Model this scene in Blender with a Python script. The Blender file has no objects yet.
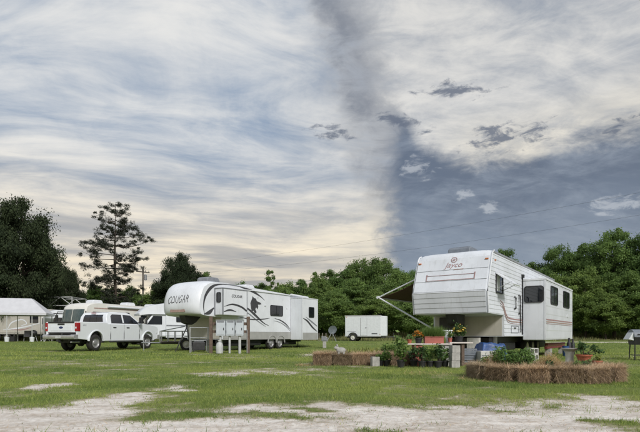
import bpy, bmesh, math, random
import numpy as np
from mathutils import Vector, Matrix
R = math.radians
random.seed(7); rng = np.random.default_rng(7)
sc = bpy.context.scene
COL = sc.collection

# ------------------------------------------------------------------ camera
CAMH, HOR, F = 0.85, 335.0, 500.0
cam_d = bpy.data.cameras.new('camera'); cam = bpy.data.objects.new('camera', cam_d); COL.objects.link(cam)
cam.location = (0, 0, CAMH); cam.rotation_euler = (R(90), 0, 0)
cam_d.sensor_width = 36; cam_d.lens = 36 * F / 640; cam_d.shift_y = (HOR - 216) / 640
cam_d.clip_start = 0.1; cam_d.clip_end = 3000
sc.camera = cam

# ------------------------------------------------------------------ node expression helper
class E:
    """tiny wrapper so that shader maths can be written as expressions"""
    def __init__(s, nt, sock): s.nt, s.k = nt, sock
    def _m(s, op, *o, clamp=False):
        n = s.nt.nodes.new('ShaderNodeMath'); n.operation = op; n.use_clamp = clamp
        for i, a in enumerate((s,) + o):
            if isinstance(a, E): s.nt.links.new(a.k, n.inputs[i])
            else: n.inputs[i].default_value = a
        return E(s.nt, n.outputs[0])
    def __add__(s, o): return s._m('ADD', o)
    __radd__ = __add__
    def __sub__(s, o): return s._m('SUBTRACT', o)
    def __rsub__(s, o): return (s * -1.0) + o
    def __mul__(s, o): return s._m('MULTIPLY', o)
    __rmul__ = __mul__
    def __truediv__(s, o): return s._m('DIVIDE', o)
    def mx(s, o): return s._m('MAXIMUM', o)
    def mn(s, o): return s._m('MINIMUM', o)
    def clamp(s): return s._m('ADD', 0.0, clamp=True)
    def f(s, op, *o): return s._m(op, *o)
def sstep(e, a, b):
    n = e.nt.nodes.new('ShaderNodeMapRange'); n.interpolation_type = 'SMOOTHSTEP'
    e.nt.links.new(e.k, n.inputs['Value']); n.inputs['From Min'].default_value = a; n.inputs['From Max'].default_value = b
    return E(e.nt, n.outputs['Result'])
def combine(nt, x, y, z):
    n = nt.nodes.new('ShaderNodeCombineXYZ')
    for i, a in enumerate((x, y, z)):
        if isinstance(a, E): nt.links.new(a.k, n.inputs[i])
        else: n.inputs[i].default_value = a
    return n.outputs[0]
def noise(nt, vec, scale, detail=6, rough=0.55, dist=0.0):
    n = nt.nodes.new('ShaderNodeTexNoise'); n.inputs['Scale'].default_value = scale; n.inputs['Detail'].default_value = detail
    n.inputs['Roughness'].default_value = rough; n.inputs['Distortion'].default_value = dist
    if vec is not None: nt.links.new(vec, n.inputs['Vector'])
    return E(nt, n.outputs['Fac'])
def mixc(nt, fac, a, b):
    n = nt.nodes.new('ShaderNodeMix'); n.data_type = 'RGBA'
    if isinstance(fac, E): nt.links.new(fac.k, n.inputs[0])
    else: n.inputs[0].default_value = fac
    for s, i in ((a, 6), (b, 7)):
        if isinstance(s, tuple): n.inputs[i].default_value = (s[0], s[1], s[2], 1)
        else: nt.links.new(s, n.inputs[i])
    return n.outputs[2]
def srgb(r, g, b):
    return tuple(((c / 255) / 12.92 if c / 255 <= .04045 else ((c / 255 + .055) / 1.055) ** 2.4) for c in (r, g, b))

# ------------------------------------------------------------------ sky, sun, exposure
EXPO = 1.15
SUN_EL, SUN_AZ = 37.0, 154.0            # azimuth clockwise from +Y: behind the camera, a little to the right
w = bpy.data.worlds.new('World'); sc.world = w; w.use_nodes = True
nt = w.node_tree; nt.nodes.clear()
out = nt.nodes.new('ShaderNodeOutputWorld')
sky = nt.nodes.new('ShaderNodeTexSky'); sky.sky_type = 'NISHITA'; sky.sun_disc = False
sky.sun_elevation = R(SUN_EL); sky.sun_rotation = R(SUN_AZ); sky.air_density = 1.2; sky.dust_density = 2.0
bg1 = nt.nodes.new('ShaderNodeBackground'); nt.links.new(sky.outputs[0], bg1.inputs[0]); bg1.inputs[1].default_value = 0.05
tc = nt.nodes.new('ShaderNodeTexCoord'); sep = nt.nodes.new('ShaderNodeSeparateXYZ'); nt.links.new(tc.outputs['Generated'], sep.inputs[0])
dx, dy, dz = (E(nt, sep.outputs[i]) for i in range(3))
az = dx.f('ARCTAN2', dy) * (180 / math.pi)                       # degrees, + to the right
el = dz.f('ARCSINE') * (180 / math.pi)
zz = dz.mx(0.0) + 0.16
px_, py_ = dx / zz, dy / zz                                       # cloud-deck coordinates
deck = combine(nt, px_, py_, 0.0)
# domain warp
wn = noise(nt, deck, 0.55, 3, 0.5); wn2 = noise(nt, combine(nt, px_ + 7.3, py_ - 3.1, 2.0), 0.55, 3, 0.5)
# long streaks that run roughly across the view, tilted up to the right at height
sx = px_ * 0.55 + py_ * 0.16 + wn * 0.7; sy = py_ * 1.35 - px_ * 0.34 + wn2 * 0.95
st1 = noise(nt, combine(nt, sx, sy, 0.0), 1.25, 10, 0.60, 0.25)
st2 = noise(nt, combine(nt, sx * 2.0, sy * 2.4, 4.0), 1.7, 9, 0.64, 0.5)
st3 = noise(nt, combine(nt, px_ * 1.0 + wn * 1.2, py_ * 1.0 + wn2 * 1.2, 9.0), 2.6, 9, 0.66, 0.6)
big = noise(nt, combine(nt, px_ * 0.6, py_ * 0.9, 14.0), 0.8, 3, 0.5)
# billows in plain sky angles, for edges and cloudlets
bl1 = noise(nt, combine(nt, az * 0.10, el * 0.14, 1.0), 1.0, 8, 0.60, 0.6)
bl2 = noise(nt, combine(nt, az * 0.16 + wn, el * 0.42, 6.0), 1.0, 9, 0.66, 0.5)
bl3 = noise(nt, combine(nt, az * 0.45, el * 1.05, 11.0), 1.0, 8, 0.66, 0.4)
streak = sstep(st1 * 0.58 + st2 * 0.32 + st3 * 0.14 + big * 0.24, 0.515, 0.80)
lowband = noise(nt, combine(nt, az * 0.035, el * 0.42 + wn * 1.6, 3.0), 1.0, 7, 0.58)
# base colours of the two layers, tinted warm near the horizon
hor = sstep(el, 22.0, 5.0)
k = 0.49
def C(r, g, b, m=k): return tuple(c * m for c in srgb(r, g, b))
bright = mixc(nt, hor, C(228, 227, 224), C(250, 234, 205))
valley = mixc(nt, hor, C(120, 144, 173), C(190, 184, 176))
left = mixc(nt, streak, valley, bright)
lb = sstep(lowband, 0.50, 0.64) * sstep(el, 18.0, 8.0) * sstep(el, 1.0, 4.0)
left = mixc(nt, lb * 0.75, left, C(146, 148, 153))
# pale, smoother veil over the middle and right upper sky
veil = sstep(az + (wn - 0.5) * 18.0, -10.0, 10.0) * sstep(el + (bl1 - 0.5) * 8.0, 12.0, 20.0)
veilc = mixc(nt, sstep(st2 * 0.45 + bl2 * 0.40 + big * 0.3, 0.44, 0.74), C(158, 163, 171), C(224, 221, 215))
colr = mixc(nt, veil * 0.85, left, veilc)
# dark rain-blue cloud bank on the right
wa = (bl1 - 0.5) * 13.0 + (bl2 - 0.5) * 6.0 + (bl3 - 0.5) * 3.0
we = (bl1 - 0.5) * 7.0 + (bl2 - 0.5) * 5.0 + (bl3 - 0.5) * 2.5
# grey shaft that rises from the bank
cxz = az - (el * -0.32 + 13.2) + wa * 0.75
shaft = sstep(cxz.f('ABSOLUTE'), 5.2, 0.0) * sstep(el, 9.0, 16.0) * sstep(el, 70.0, 30.0)
colr = mixc(nt, shaft * 0.85 * sstep(bl2 * 0.5 + st2 * 0.5, 0.32, 0.62), colr, C(112, 119, 132))
edge_l = sstep(az + wa * 0.52, 6.6, 9.4)
elu = 18.4 + sstep(az, 16.0, 6.0) * 6.0 + sstep(az, 20.0, 36.0) * 1.6
edge_u = sstep((el + we * 0.6) - elu, 1.6, -1.6)
rim = sstep(az + wa * 0.42, -6.0, 7.0) * sstep(el, 19.0, 10.0) * sstep(el, 1.5, 5.0) * sstep(az, 60.0, 30.0)
rim = rim.mx(sstep((el + we * 0.7) - elu, 6.5, 0.5) * sstep(az, 11.0, 18.0) * sstep(az, 80.0, 50.0) * sstep(el, 14.0, 17.0))
colr = mixc(nt, rim * 0.45 * sstep(bl2 * .5 + bl1 * .5, .30, .62), colr, C(252, 240, 214))
bank = edge_l * edge_u * sstep(az, 150.0, 110.0)
bankc = mixc(nt, sstep(el + (bl1 - 0.5) * 14, 5.0, 17.0), C(130, 142, 159), C(96, 107, 125))
bankc = mixc(nt, sstep(bl2 * .6 + st2 * .4, 0.42, 0.66) * 0.7, bankc, C(142, 152, 166))
bankc = mixc(nt, sstep(el + (bl2 - .5) * 5, 5.0, 2.0), bankc, C(200, 196, 193))
colr = mixc(nt, bank * 0.97, colr, bankc)
# small ragged cloudlets: the ellipse only biases a stretched noise
def blob(a0, e0, ra, re, tilt=0.0):
    a = (az - a0) / ra; e = (el - e0 - (az - a0) * tilt) / re
    d = (a * a + e * e).f('SQRT')
    return sstep((1.05 - d) * 0.9 + (bl3 - 0.5) * 4.2 + (bl2 - 0.5) * 1.5, 0.15, 0.95) * sstep(d, 2.0, 1.2)
def addblob(lst, color, amt):
    global colr
    m = None
    for b in lst:
        e = blob(*b); m = e if m is None else m.mx(e)
    colr = mixc(nt, m * amt, colr, color)
def P(x, y):
    a = math.atan((x - 320) / 500); return math.degrees(a), math.degrees(math.atan((HOR - y) / 500 * math.cos(a)))
def pb(x, y, rx, ry, tilt=0.0):
    a, e = P(x, y); return (a, e, rx * 0.11, ry * 0.105, tilt)
addblob([pb(332, 132, 26, 9, -.12), pb(452, 91, 40, 9, -.10), pb(496, 138, 36, 13, .05), pb(534, 131, 28, 10, .1), pb(622, 123, 20, 7, .12), pb(400, 122, 34, 9, -.30)], C(98, 106, 122), 0.85)
addblob([pb(485, 207, 13, 6, -.1), pb(462, 196, 14, 5, 0), pb(618, 204, 28, 10, .1), pb(420, 168, 24, 11, -.1)], C(190, 194, 200), 0.6)
bg2 = nt.nodes.new('ShaderNodeBackground'); nt.links.new(colr, bg2.inputs[0]); bg2.inputs[1].default_value = 1.0
ms = nt.nodes.new('ShaderNodeMixShader'); ms.inputs[0].default_value = 0.94
nt.links.new(bg1.outputs[0], ms.inputs[1]); nt.links.new(bg2.outputs[0], ms.inputs[2]); nt.links.new(ms.outputs[0], out.inputs[0])
sl = bpy.data.lights.new('sun', 'SUN'); sun = bpy.data.objects.new('sun', sl); COL.objects.link(sun)
sl.energy = 1.4; sl.angle = R(14); sl.color = (1.0, 0.97, 0.93)
_a, _e = R(SUN_AZ), R(SUN_EL)
sd = Vector((math.sin(_a) * math.cos(_e), math.cos(_a) * math.cos(_e), math.sin(_e)))
sun.rotation_euler = sd.to_track_quat('Z', 'Y').to_euler(); sun.location = (0, -10, 30)
vs = sc.view_settings; vs.view_transform = 'Standard'; vs.look = 'None'; vs.gamma = 1; vs.exposure = EXPO; vs.use_curve_mapping = False
sc.render.engine = 'CYCLES'
sc.cycles.max_bounces = 8; sc.cycles.transmission_bounces = 6

# ------------------------------------------------------------------ materials
def mat(name, col, rough=0.6, var=0.12, scale=6.0, bump=0.0, bscale=40.0, metal=0.0, spec=0.5, grime=0.0, trans=0.0):
    m = bpy.data.materials.new(name); m.use_nodes = True; t = m.node_tree
    b = t.nodes['Principled BSDF']; b.inputs['Roughness'].default_value = rough; b.inputs['Metallic'].default_value = metal
    b.inputs['Specular IOR Level'].default_value = spec
    tcn = t.nodes.new('ShaderNodeTexCoord'); vec = tcn.outputs['Object']
    n1 = noise(t, vec, scale, 6, 0.6)
    c = mixc(t, sstep(n1, 0.3, 0.7), tuple(x * (1 - var) for x in col), tuple(min(1, x * (1 + var)) for x in col))
    if grime:
        mp = t.nodes.new('ShaderNodeMapping'); mp.inputs['Scale'].default_value = (5.0, 5.0, 0.40); t.links.new(vec, mp.inputs[0])
        g = noise(t, mp.outputs[0], 2.2, 7, 0.65)
        c = mixc(t, sstep(g, 0.50, 0.80) * grime, c, tuple(x * f for x, f in zip(col, (.52, .49, .44))))
    t.links.new(c, b.inputs['Base Color'])
    if rough > 0.05:
        r2 = n1 * 0.2 + (rough - 0.1); t.links.new(r2.k, b.inputs['Roughness'])
    if bump:
        n2 = noise(t, vec, bscale, 5, 0.6); bn = t.nodes.new('ShaderNodeBump'); bn.inputs['Strength'].default_value = bump; bn.inputs['Distance'].default_value = 0.02
        t.links.new(n2.k, bn.inputs['Height']); t.links.new(bn.outputs[0], b.inputs['Normal'])
    return m
def leafmat(name, dark, light, trans=0.25, rough=0.6):
    m = bpy.data.materials.new(name); m.use_nodes = True; t = m.node_tree; b = t.nodes['Principled BSDF']
    at = t.nodes.new('ShaderNodeAttribute'); at.attribute_name = 'rnd'
    oi = t.nodes.new('ShaderNodeObjectInfo')
    f = E(t, at.outputs['Fac']); o = E(t, oi.outputs['Random'])
    light2 = tuple(q * m_ for q, m_ in zip(light, (1.15, 1.02, .95))); dark2 = tuple(q * m_ for q, m_ in zip(dark, (.85, .85, 1.05)))
    c = mixc(t, (f * 0.8 + o * 0.3 - 0.05).clamp(), mixc(t, o, dark, dark2), mixc(t, (o * 7.3).f('FRACT'), light, light2))
    t.links.new(c, b.inputs['Base Color']); b.inputs['Roughness'].default_value = rough; b.inputs['Specular IOR Level'].default_value = 0.3
    tl = t.nodes.new('ShaderNodeBsdfTranslucent'); t.links.new(c, tl.inputs['Color'])
    mx = t.nodes.new('ShaderNodeMixShader'); mx.inputs[0].default_value = trans
    t.links.new(b.outputs[0], mx.inputs[1]); t.links.new(tl.outputs[0], mx.inputs[2]); t.links.new(mx.outputs[0], t.nodes['Material Output'].inputs[0])
    return m
MT = {}
MT['siding'] = mat('weathered white siding', (.625, .655, .70), .45, .06, 1.5, grime=.42, bump=.08, bscale=3)
MT['white'] = mat('white fibreglass', (.665, .69, .73), .30, .05, 1.2, grime=.36, bump=.06, bscale=3)
MT['white2'] = mat('aged cream white', (.66, .65, .61), .45, .06, 1.5, grime=.30)
MT['truckwhite'] = mat('white car paint', (.70, .73, .77), .16, .02, 1.0, grime=.14)
MT['trim'] = mat('white trim', (.63, .65, .68), .4, .06)
MT['slate'] = mat('grey fibreglass skirt', (.33, .33, .32), .45, .08, 2, grime=.2)
MT['beige'] = mat('beige panel', (.45, .43, .38), .5, .08, 2, grime=.3)
MT['black'] = mat('black plastic', (.018, .018, .020), .5, .2)
MT['dark'] = mat('dark steel', (.03, .03, .032), .55, .3)
MT['rubber'] = mat('tyre rubber', (.022, .021, .020), .8, .3)
MT['glass'] = mat('tinted glass', (.012, .014, .018), .06, .1, spec=.9)
MT['glassl'] = mat('windscreen glass', (.05, .075, .07), .05, .2, spec=1.0)
MT['steel'] = mat('galvanised steel', (.42, .43, .44), .45, .15, 8, metal=.6)
MT['alu'] = mat('aluminium', (.55, .55, .56), .38, .1, 8, metal=.7)
MT['rim'] = mat('steel wheel', (.26, .26, .265), .42, .15, 8, metal=.3)
MT['rimw'] = mat('white wheel', (.55, .54, .50), .5, .15, 8)
MT['red'] = mat('red lens', (.30, .012, .015), .2, .1)
MT['amber'] = mat('amber lens', (.5, .16, .05), .25, .1)
MT['maroon'] = mat('maroon decal', (.33, .205, .20), .5, .15)
MT['taupe'] = mat('taupe decal', (.36, .25, .22), .5, .12)
MT['swoosh'] = mat('charcoal decal', (.05, .05, .055), .45, .2)
MT['swoosh2'] = mat('grey decal', (.19, .20, .22), .45, .12)
MT['blueoval'] = mat('dark blue badge', (.01, .025, .10), .25, .1)
MT['awning'] = mat('brown awning fabric', (.115, .062, .045), .85, .15, 10)
MT['canopy'] = mat('white canopy fabric', (.50, .505, .53), .6, .05, 3, bump=.15, bscale=4)
MT['wood'] = mat('weathered post wood', (.12, .085, .065), .85, .25, 10, bump=.5, bscale=30)
MT['greywood'] = mat('grey pole wood', (.16, .14, .12), .9, .25, 8, bump=.4)
MT['meter'] = mat('pale grey cabinet paint', (.47, .51, .55), .45, .06, 3, grime=.2)
MT['pvc'] = mat('pale pvc', (.46, .47, .47), .5, .12, grime=.4)
MT['concrete'] = mat('concrete', (.36, .35, .33), .9, .18, 9, bump=.5, bscale=60)
MT['cement'] = mat('pale cast stone', (.50, .49, .47), .85, .14, 9, bump=.35, bscale=50)
MT['terra'] = mat('terracotta', (.33, .095, .05), .8, .18, 12, bump=.2)
MT['brickred'] = mat('brick red plastic planter', (.34, .10, .075), .6, .12)
MT['potblack'] = mat('black nursery pot', (.02, .02, .022), .55, .2)
MT['tarp'] = mat('blue tarpaulin', (.020, .065, .20), .45, .3, 5, bump=.5, bscale=14)
MT['crate'] = mat('grey plastic crate', (.15, .17, .20), .55, .15)
MT['plaswhite'] = mat('white plastic', (.63, .655, .68), .4, .06, grime=.2)
MT['board'] = mat('painted board', (.55, .50, .47), .6, .12, 5, grime=.3)
MT['redpaint'] = mat('red painted lumber', (.16, .035, .032), .6, .2, 6)
MT['bark'] = mat('bark', (.055, .042, .032), .95, .3, 14, bump=.6, bscale=25)
MT['soil'] = mat('garden soil', (.055, .038, .026), .95, .3, 20, bump=.5)
MT['baleside'] = mat('bale straw core', (.18, .135, .088), .95, .5, 22, bump=.8, bscale=70)
MT['straw'] = leafmat('straw blades', (.20, .148, .095), (.70, .57, .38), .2, .8)
MT['strawp'] = leafmat('pale straw blades', (.30, .20, .09), (.66, .50, .27), .15, .8)
MT['leaf_forest'] = leafmat('forest leaves', (.060, .112, .032), (.190, .310, .085), .48)
MT['leaf_bright'] = leafmat('bright green leaves', (.080, .142, .038), (.230, .350, .095), .48)
MT['leaf_dark'] = leafmat('very dark leaves', (.014, .024, .011), (.048, .072, .030), .22, .9)  # leaves much darker than those of the other broadleaf trees
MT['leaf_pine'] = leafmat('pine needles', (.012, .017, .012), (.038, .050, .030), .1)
MT['leaf_plant'] = leafmat('garden leaves', (.055, .115, .028), (.20, .32, .085), .35)
MT['leaf_lime'] = leafmat('lime strap leaves', (.12, .17, .03), (.32, .36, .09), .3)
MT['leaf_deep'] = leafmat('deep green leaves', (.025, .060, .022), (.085, .160, .050), .3)
MT['flower'] = leafmat('yellow flowers', (.60, .42, .06), (.80, .70, .25), .2)
MT['floworange'] = leafmat('orange flowers', (.40, .12, .02), (.65, .30, .04), .2)
MT['grassblade'] = leafmat('lawn blades', (.092, .178, .036), (.340, .430, .122), .42)
MT['weed'] = leafmat('tall dry weeds', (.10, .13, .045), (.30, .29, .13), .25)

# ------------------------------------------------------------------ geometry helpers
class Geo:
    def __init__(s): s.v = []; s.f = []
    def add(s, vs_, fs):
        o = len(s.v); s.v += [tuple(p) for p in vs_]; s.f += [tuple(i + o for i in f) for f in fs]; return s
    def box(s, x0, x1, y0, y1, z0, z1, mtx=None):
        p = [(x0,y0,z0),(x1,y0,z0),(x1,y1,z0),(x0,y1,z0),(x0,y0,z1),(x1,y0,z1),(x1,y1,z1),(x0,y1,z1)]
        if mtx is not None: p = [mtx @ Vector(q) for q in p]
        return s.add(p, [(0,3,2,1),(4,5,6,7),(0,1,5,4),(1,2,6,5),(2,3,7,6),(3,0,4,7)])
    def prism(s, poly, a, b, axis='y'):
        n = len(poly)
        def q(p, t):
            return {'y': (p[0], t, p[1]), 'x': (t, p[0], p[1]), 'z': (p[0], p[1], t)}[axis]
        fs = [tuple(range(n)), tuple(range(2*n-1, n-1, -1))] + [(i, i+n, (i+1) % n + n, (i+1) % n) for i in range(n)]
        return s.add([q(p, a) for p in poly] + [q(p, b) for p in poly], fs)
    def tube(s, pts, r, n=8):
        pts = [Vector(p) for p in pts]; m = len(pts); rr = r if isinstance(r, (list, tuple)) else [r] * m
        vs_ = []; fs = []
        for i, p in enumerate(pts):
            d = (pts[min(i+1, m-1)] - pts[max(i-1, 0)]).normalized()
            u = d.cross(Vector((0,0,1))); u = Vector((1,0,0)) if u.length < 1e-3 else u.normalized(); v2 = d.cross(u).normalized()
            for k_ in range(n):
                a = 2*math.pi*k_/n; vs_.append(p + (u*math.cos(a) + v2*math.sin(a)) * rr[i])
        for i in range(m-1):
            for k_ in range(n):
                fs.append((i*n+k_, i*n+(k_+1) % n, (i+1)*n+(k_+1) % n, (i+1)*n+k_))
        fs.append(tuple(range(n-1, -1, -1))); fs.append(tuple(range((m-1)*n, m*n)))
        return s.add(vs_, fs)
    def lathe(s, prof, n=20, o=(0,0,0), axis='z', cap=True):
        vs_ = []; fs = []; m = len(prof)
        for r, t in prof:
            for k_ in range(n):
                a = 2*math.pi*k_/n; c, d = r*math.cos(a), r*math.sin(a)
                vs_.append({'z': (o[0]+c, o[1]+d, o[2]+t), 'y': (o[0]+c, o[1]+t, o[2]+d), 'x': (o[0]+t, o[1]+c, o[2]+d)}[axis])
        for i in range(m-1):
            for k_ in range(n): fs.append((i*n+k_, i*n+(k_+1) % n, (i+1)*n+(k_+1) % n, (i+1)*n+k_))
        if cap: fs.append(tuple(range(n-1, -1, -1))); fs.append(tuple(range((m-1)*n, m*n)))
        return s.add(vs_, fs)
    def build(s, name, m, parent=None, smooth=False, bevel=0.0, seg=2, loc=None):
        me = bpy.data.meshes.new(name); me.from_pydata(s.v, [], s.f); me.validate()
        b = bmesh.new(); b.from_mesh(me); bmesh.ops.recalc_face_normals(b, faces=b.faces); b.to_mesh(me); b.free()
        if smooth:
            me.polygons.foreach_set('use_smooth', [True] * len(me.polygons)); me.set_sharp_from_angle(angle=R(38))
        return link(name, me, m, parent, bevel, seg, loc)
def link(name, me, m, parent=None, bevel=0.0, seg=2, loc=None):
    o = bpy.data.objects.new(name, me); COL.objects.link(o)
    if m is not None and not me.materials: me.materials.append(MT[m] if isinstance(m, str) else m)
    if parent is not None: o.parent = parent
    if loc is not None: o.location = loc
    if bevel:
        bv = o.modifiers.new('bevel', 'BEVEL'); bv.width = bevel; bv.segments = seg; bv.limit_method = 'ANGLE'; bv.angle_limit = R(35)
    return o
def fast(name, v, f, rnd=None):
    """numpy mesh: v (N,3), f (M,k)"""
    me = bpy.data.meshes.new(name); M_, k_ = f.shape
    me.vertices.add(len(v)); me.vertices.foreach_set('co', np.asarray(v, np.float32).ravel())
    me.loops.add(M_ * k_); me.loops.foreach_set('vertex_index', f.astype(np.int32).ravel())
    me.polygons.add(M_); me.polygons.foreach_set('loop_start', (np.arange(M_) * k_).astype(np.int32))
    me.update(calc_edges=True)
    if rnd is not None:
        a = me.attributes.new('rnd', 'FLOAT', 'FACE'); a.data.foreach_set('value', np.asarray(rnd, np.float32))
    return me
def tag(o, label, cat, group=None):
    o['label'] = label; o['category'] = cat
    if group: o['group'] = group
    return o
def thing(name, label, cat, loc=(0,0,0), rotz=0.0, group=None):
    o = bpy.data.objects.new(name, None); COL.objects.link(o); o.empty_display_size = .2
    o.location = loc; o.rotation_euler = (0, 0, rotz); return tag(o, label, cat, group)
def struct(o): o['kind'] = 'structure'; return o
def stuff(o): o['kind'] = 'stuff'; return o
def copy_tree(o, parent=None):
    c = o.copy(); COL.objects.link(c); c.parent = parent
    for ch in list(o.children): copy_tree(ch, c)
    return c
def text_mesh(body, size, shear=0.0, bold=0.0):
    cu = bpy.data.curves.new('lettering', 'FONT'); cu.body = body; cu.size = size; cu.shear = shear; cu.align_x = 'CENTER'; cu.offset = bold
    o = bpy.data.objects.new('lettering', cu); COL.objects.link(o)
    dg = bpy.context.evaluated_depsgraph_get(); me = bpy.data.meshes.new_from_object(o.evaluated_get(dg))
    bpy.data.objects.remove(o); return me
def leaves(c, size, aspect=0.55, up=0.3, outward=None, droop=0.0, rnd=None):
    """leaf quads at points c (N,3)"""
    n = len(c); a = rng.normal(size=(n, 3)); a /= np.linalg.norm(a, axis=1)[:, None]
    nn = rng.normal(size=(n, 3)); nn[:, 2] = nn[:, 2] + up * 2
    if outward is not None: nn += outward * 1.2
    nn /= np.linalg.norm(nn, axis=1)[:, None]
    t = a - nn * np.sum(a * nn, axis=1)[:, None]; t /= np.linalg.norm(t, axis=1)[:, None] + 1e-9
    b = np.cross(nn, t); s = (size * rng.uniform(.6, 1.35, n))[:, None]
    v = np.stack([c - t*s, c + b*s*aspect, c + t*s, c - b*s*aspect], 1).reshape(-1, 3)
    f = np.arange(n*4).reshape(n, 4)
    return v, f, (rng.uniform(0, 1, n) if rnd is None else rnd)
def blades(p, h, wd, lean=0.5, dirn=None):
    """single triangle blades with base p (N,3)"""
    n = len(p); a = rng.uniform(0, 2*np.pi, n); s = np.stack([np.cos(a), np.sin(a), np.zeros(n)], 1) * (wd * .5)[:, None]
    l = rng.normal(size=(n, 2)) * lean
    tip = np.stack([l[:, 0], l[:, 1], np.ones(n)], 1) if dirn is None else dirn
    tip = tip / np.linalg.norm(tip, axis=1)[:, None] * h[:, None]
    v = np.stack([p - s, p + s, p + tip], 1).reshape(-1, 3)
    return v, np.arange(n*3).reshape(n, 3), rng.uniform(0, 1, n)
def ss(x): x = np.clip(x, 0, 1); return x*x*(3 - 2*x)
def gz(x, y):
    return 0.30 * ss((np.asarray(y, float) - 28) / 12) + 0.15 * ss((np.asarray(y, float) - 40) / 30)
def gzf(x, y): return float(gz(x, y))
def W(px, py, Y): return ((px - 320) / F * Y, Y, CAMH + (HOR - py) / F * Y)

# value noise for the ground cover
_perm = rng.permutation(512); _perm = np.concatenate([_perm, _perm]); _val = rng.uniform(0, 1, 1024)
def vnoise(x, y):
    xi = np.floor(x).astype(int); yi = np.floor(y).astype(int); fx = x - xi; fy = y - yi
    fx = fx*fx*(3-2*fx); fy = fy*fy*(3-2*fy)
    def h(a, b): return _val[_perm[(_perm[a & 511] + b) & 511]]
    return (h(xi, yi)*(1-fx) + h(xi+1, yi)*fx)*(1-fy) + (h(xi, yi+1)*(1-fx) + h(xi+1, yi+1)*fx)*fy
def fbm(x, y, o=5):
    s = 0; a = .5; t = 0
    for i in range(o): s = s + a*vnoise(x*2**i + 17*i, y*2**i - 9*i); t += a; a *= .58
    return s / t
# bare-sand (+) and grassy (-) areas of the yard, as ellipses on the ground: x0, x1, y0, y1 are photo pixels at ground level
AREAS = [(70,107,374,381,.55),(35,70,382,388,.5),(0,60,386,397,.55),(144,197,384,393,.6),(188,256,369,377,.55),(78,158,392,414,.7),(0,26,398,405,-.5),(24,82,395,404,-.45),
         (107,214,412,425,-.75),(214,282,402,411,.5),(212,350,409,422,-.7),(312,350,399,409,.45),(340,378,376,385,.40),(350,430,407,424,.6),(356,430,424,434,-.3),
         (427,500,407,432,.6),(500,592,412,433,.5),(562,614,393,401,.65),(606,645,412,419,.6),(597,645,419,434,-.5),(490,545,408,416,-.3),(0,210,404,436,.45),(0,110,394,436,.40),(296,320,353,357,.6),(200,330,421,436,.4),
         (240,320,340,343,.2),(40,110,362,367,.22),(270,330,366,371,.2),(430,470,372,380,.16),(0,40,366,371,.28)]
EL = []
for (x0, x1, y0, y1, wgt) in AREAS:
    ya, yb = 425/(y1-335), 425/(y0-335); yc, ry = (ya+yb)/2, (yb-ya)/2
    EL.append((((x0+x1)/2-320)/F*yc, yc, (x1-x0)/2/F*yc, ry, wgt))
def sandness(x, y):
    n1 = fbm(x*1.1+3, y*.9+5, 5); n2 = fbm(x*.36-11, y*.42+2, 4); n3 = fbm(x*5.5, y*4.5, 3); n4 = fbm(x*1.5+31, y*2.6-7, 4)
    s = 0.95*ss((7.1 - y + (n2-.5)*2.6)/2.0) - .12
    for (cx, cy, rx, ry, wgt) in EL:
        d = np.sqrt(((x-cx)/rx)**2 + ((y-cy)/ry)**2) + (n1-.5)*1.9 + (n4-.5)*2.6
        s = s + wgt*1.15*ss((1.55-d)/1.3)
    far = ss((y-10)/8)
    s = s + (n1-.5)*1.1*(1-.25*far) + (n3-.5)*.75*(1-.4*far) + (n4-.5)*.7 + (n2-.5)*(.5+.75*ss((y-7)/3)*ss((30-y)/8)) - .03 + .13*ss((y-7)/3)*ss((30-y)/10)
    tr = np.exp(-((y-39.5-(n2-.5)*3)/.9)**2)*ss((x-12)/4)               # sandy track across the far field
    return s + tr*1.1

# ------------------------------------------------------------------ ground
ys = np.concatenate([np.linspace(-12, 3.4, 12), np.geomspace(3.5, 30, 330), np.linspace(30.4, 75, 90), np.geomspace(78, 900, 22)])
us = np.concatenate([np.linspace(-6, -1.0, 24), np.linspace(-.98, .98, 300), np.linspace(1.0, 6, 24)])
UU, YY = np.meshgrid(us, ys); XX = UU*np.maximum(np.abs(YY), 12)*.95
XX = np.where(YY < 60, XX, UU*60*.95*(1+(YY-60)/60))
sd_ = sandness(XX, YY)
gmask = ss((sd_-.18)/.5)
ZZ = gz(XX, YY) + (fbm(XX*.8, YY*.8, 3)-.5)*.03*ss((YY-2)/3) - gmask*.012 + (fbm(XX*3.2, YY*6.0, 4)-.5)*.035*gmask
v = np.stack([XX, YY, ZZ], -1).reshape(-1, 3); nr, nc = XX.shape
ii = (np.arange(nr-1)[:, None]*nc + np.arange(nc-1)[None]).ravel()
f = np.stack([ii, ii+1, ii+nc+1, ii+nc], 1)
me = fast('ground', v, f); at = me.attributes.new('sand', 'FLOAT', 'POINT'); at.data.foreach_set('value', sd_.ravel().astype(np.float32))
me.polygons.foreach_set('use_smooth', [True]*len(me.polygons))
gm = bpy.data.materials.new('sand and turf'); gm.use_nodes = True; t = gm.node_tree; b = t.nodes['Principled BSDF']
tcn = t.nodes.new('ShaderNodeTexCoord'); vec = tcn.outputs['Object']
an = t.nodes.new('ShaderNodeAttribute'); an.attribute_name = 'sand'; sa = E(t, an.outputs['Fac'])
nf = noise(t, vec, 14, 8, .7); nm = noise(t, vec, 2.2, 6, .6); nx = noise(t, vec, 70, 5, .7); nl = noise(t, vec, .35, 4, .6)
fs_ = sstep(sa + (nf-.5)*.9 + (nx-.5)*.5, .20, .62)
mpx = t.nodes.new('ShaderNodeMapping'); mpx.inputs['Scale'].default_value = (.55, 1.7, 1.0); t.links.new(vec, mpx.inputs[0])
ns = noise(t, mpx.outputs[0], 1.6, 9, .68, .6); nd = noise(t, mpx.outputs[0], 7.0, 7, .7, .3)
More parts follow.
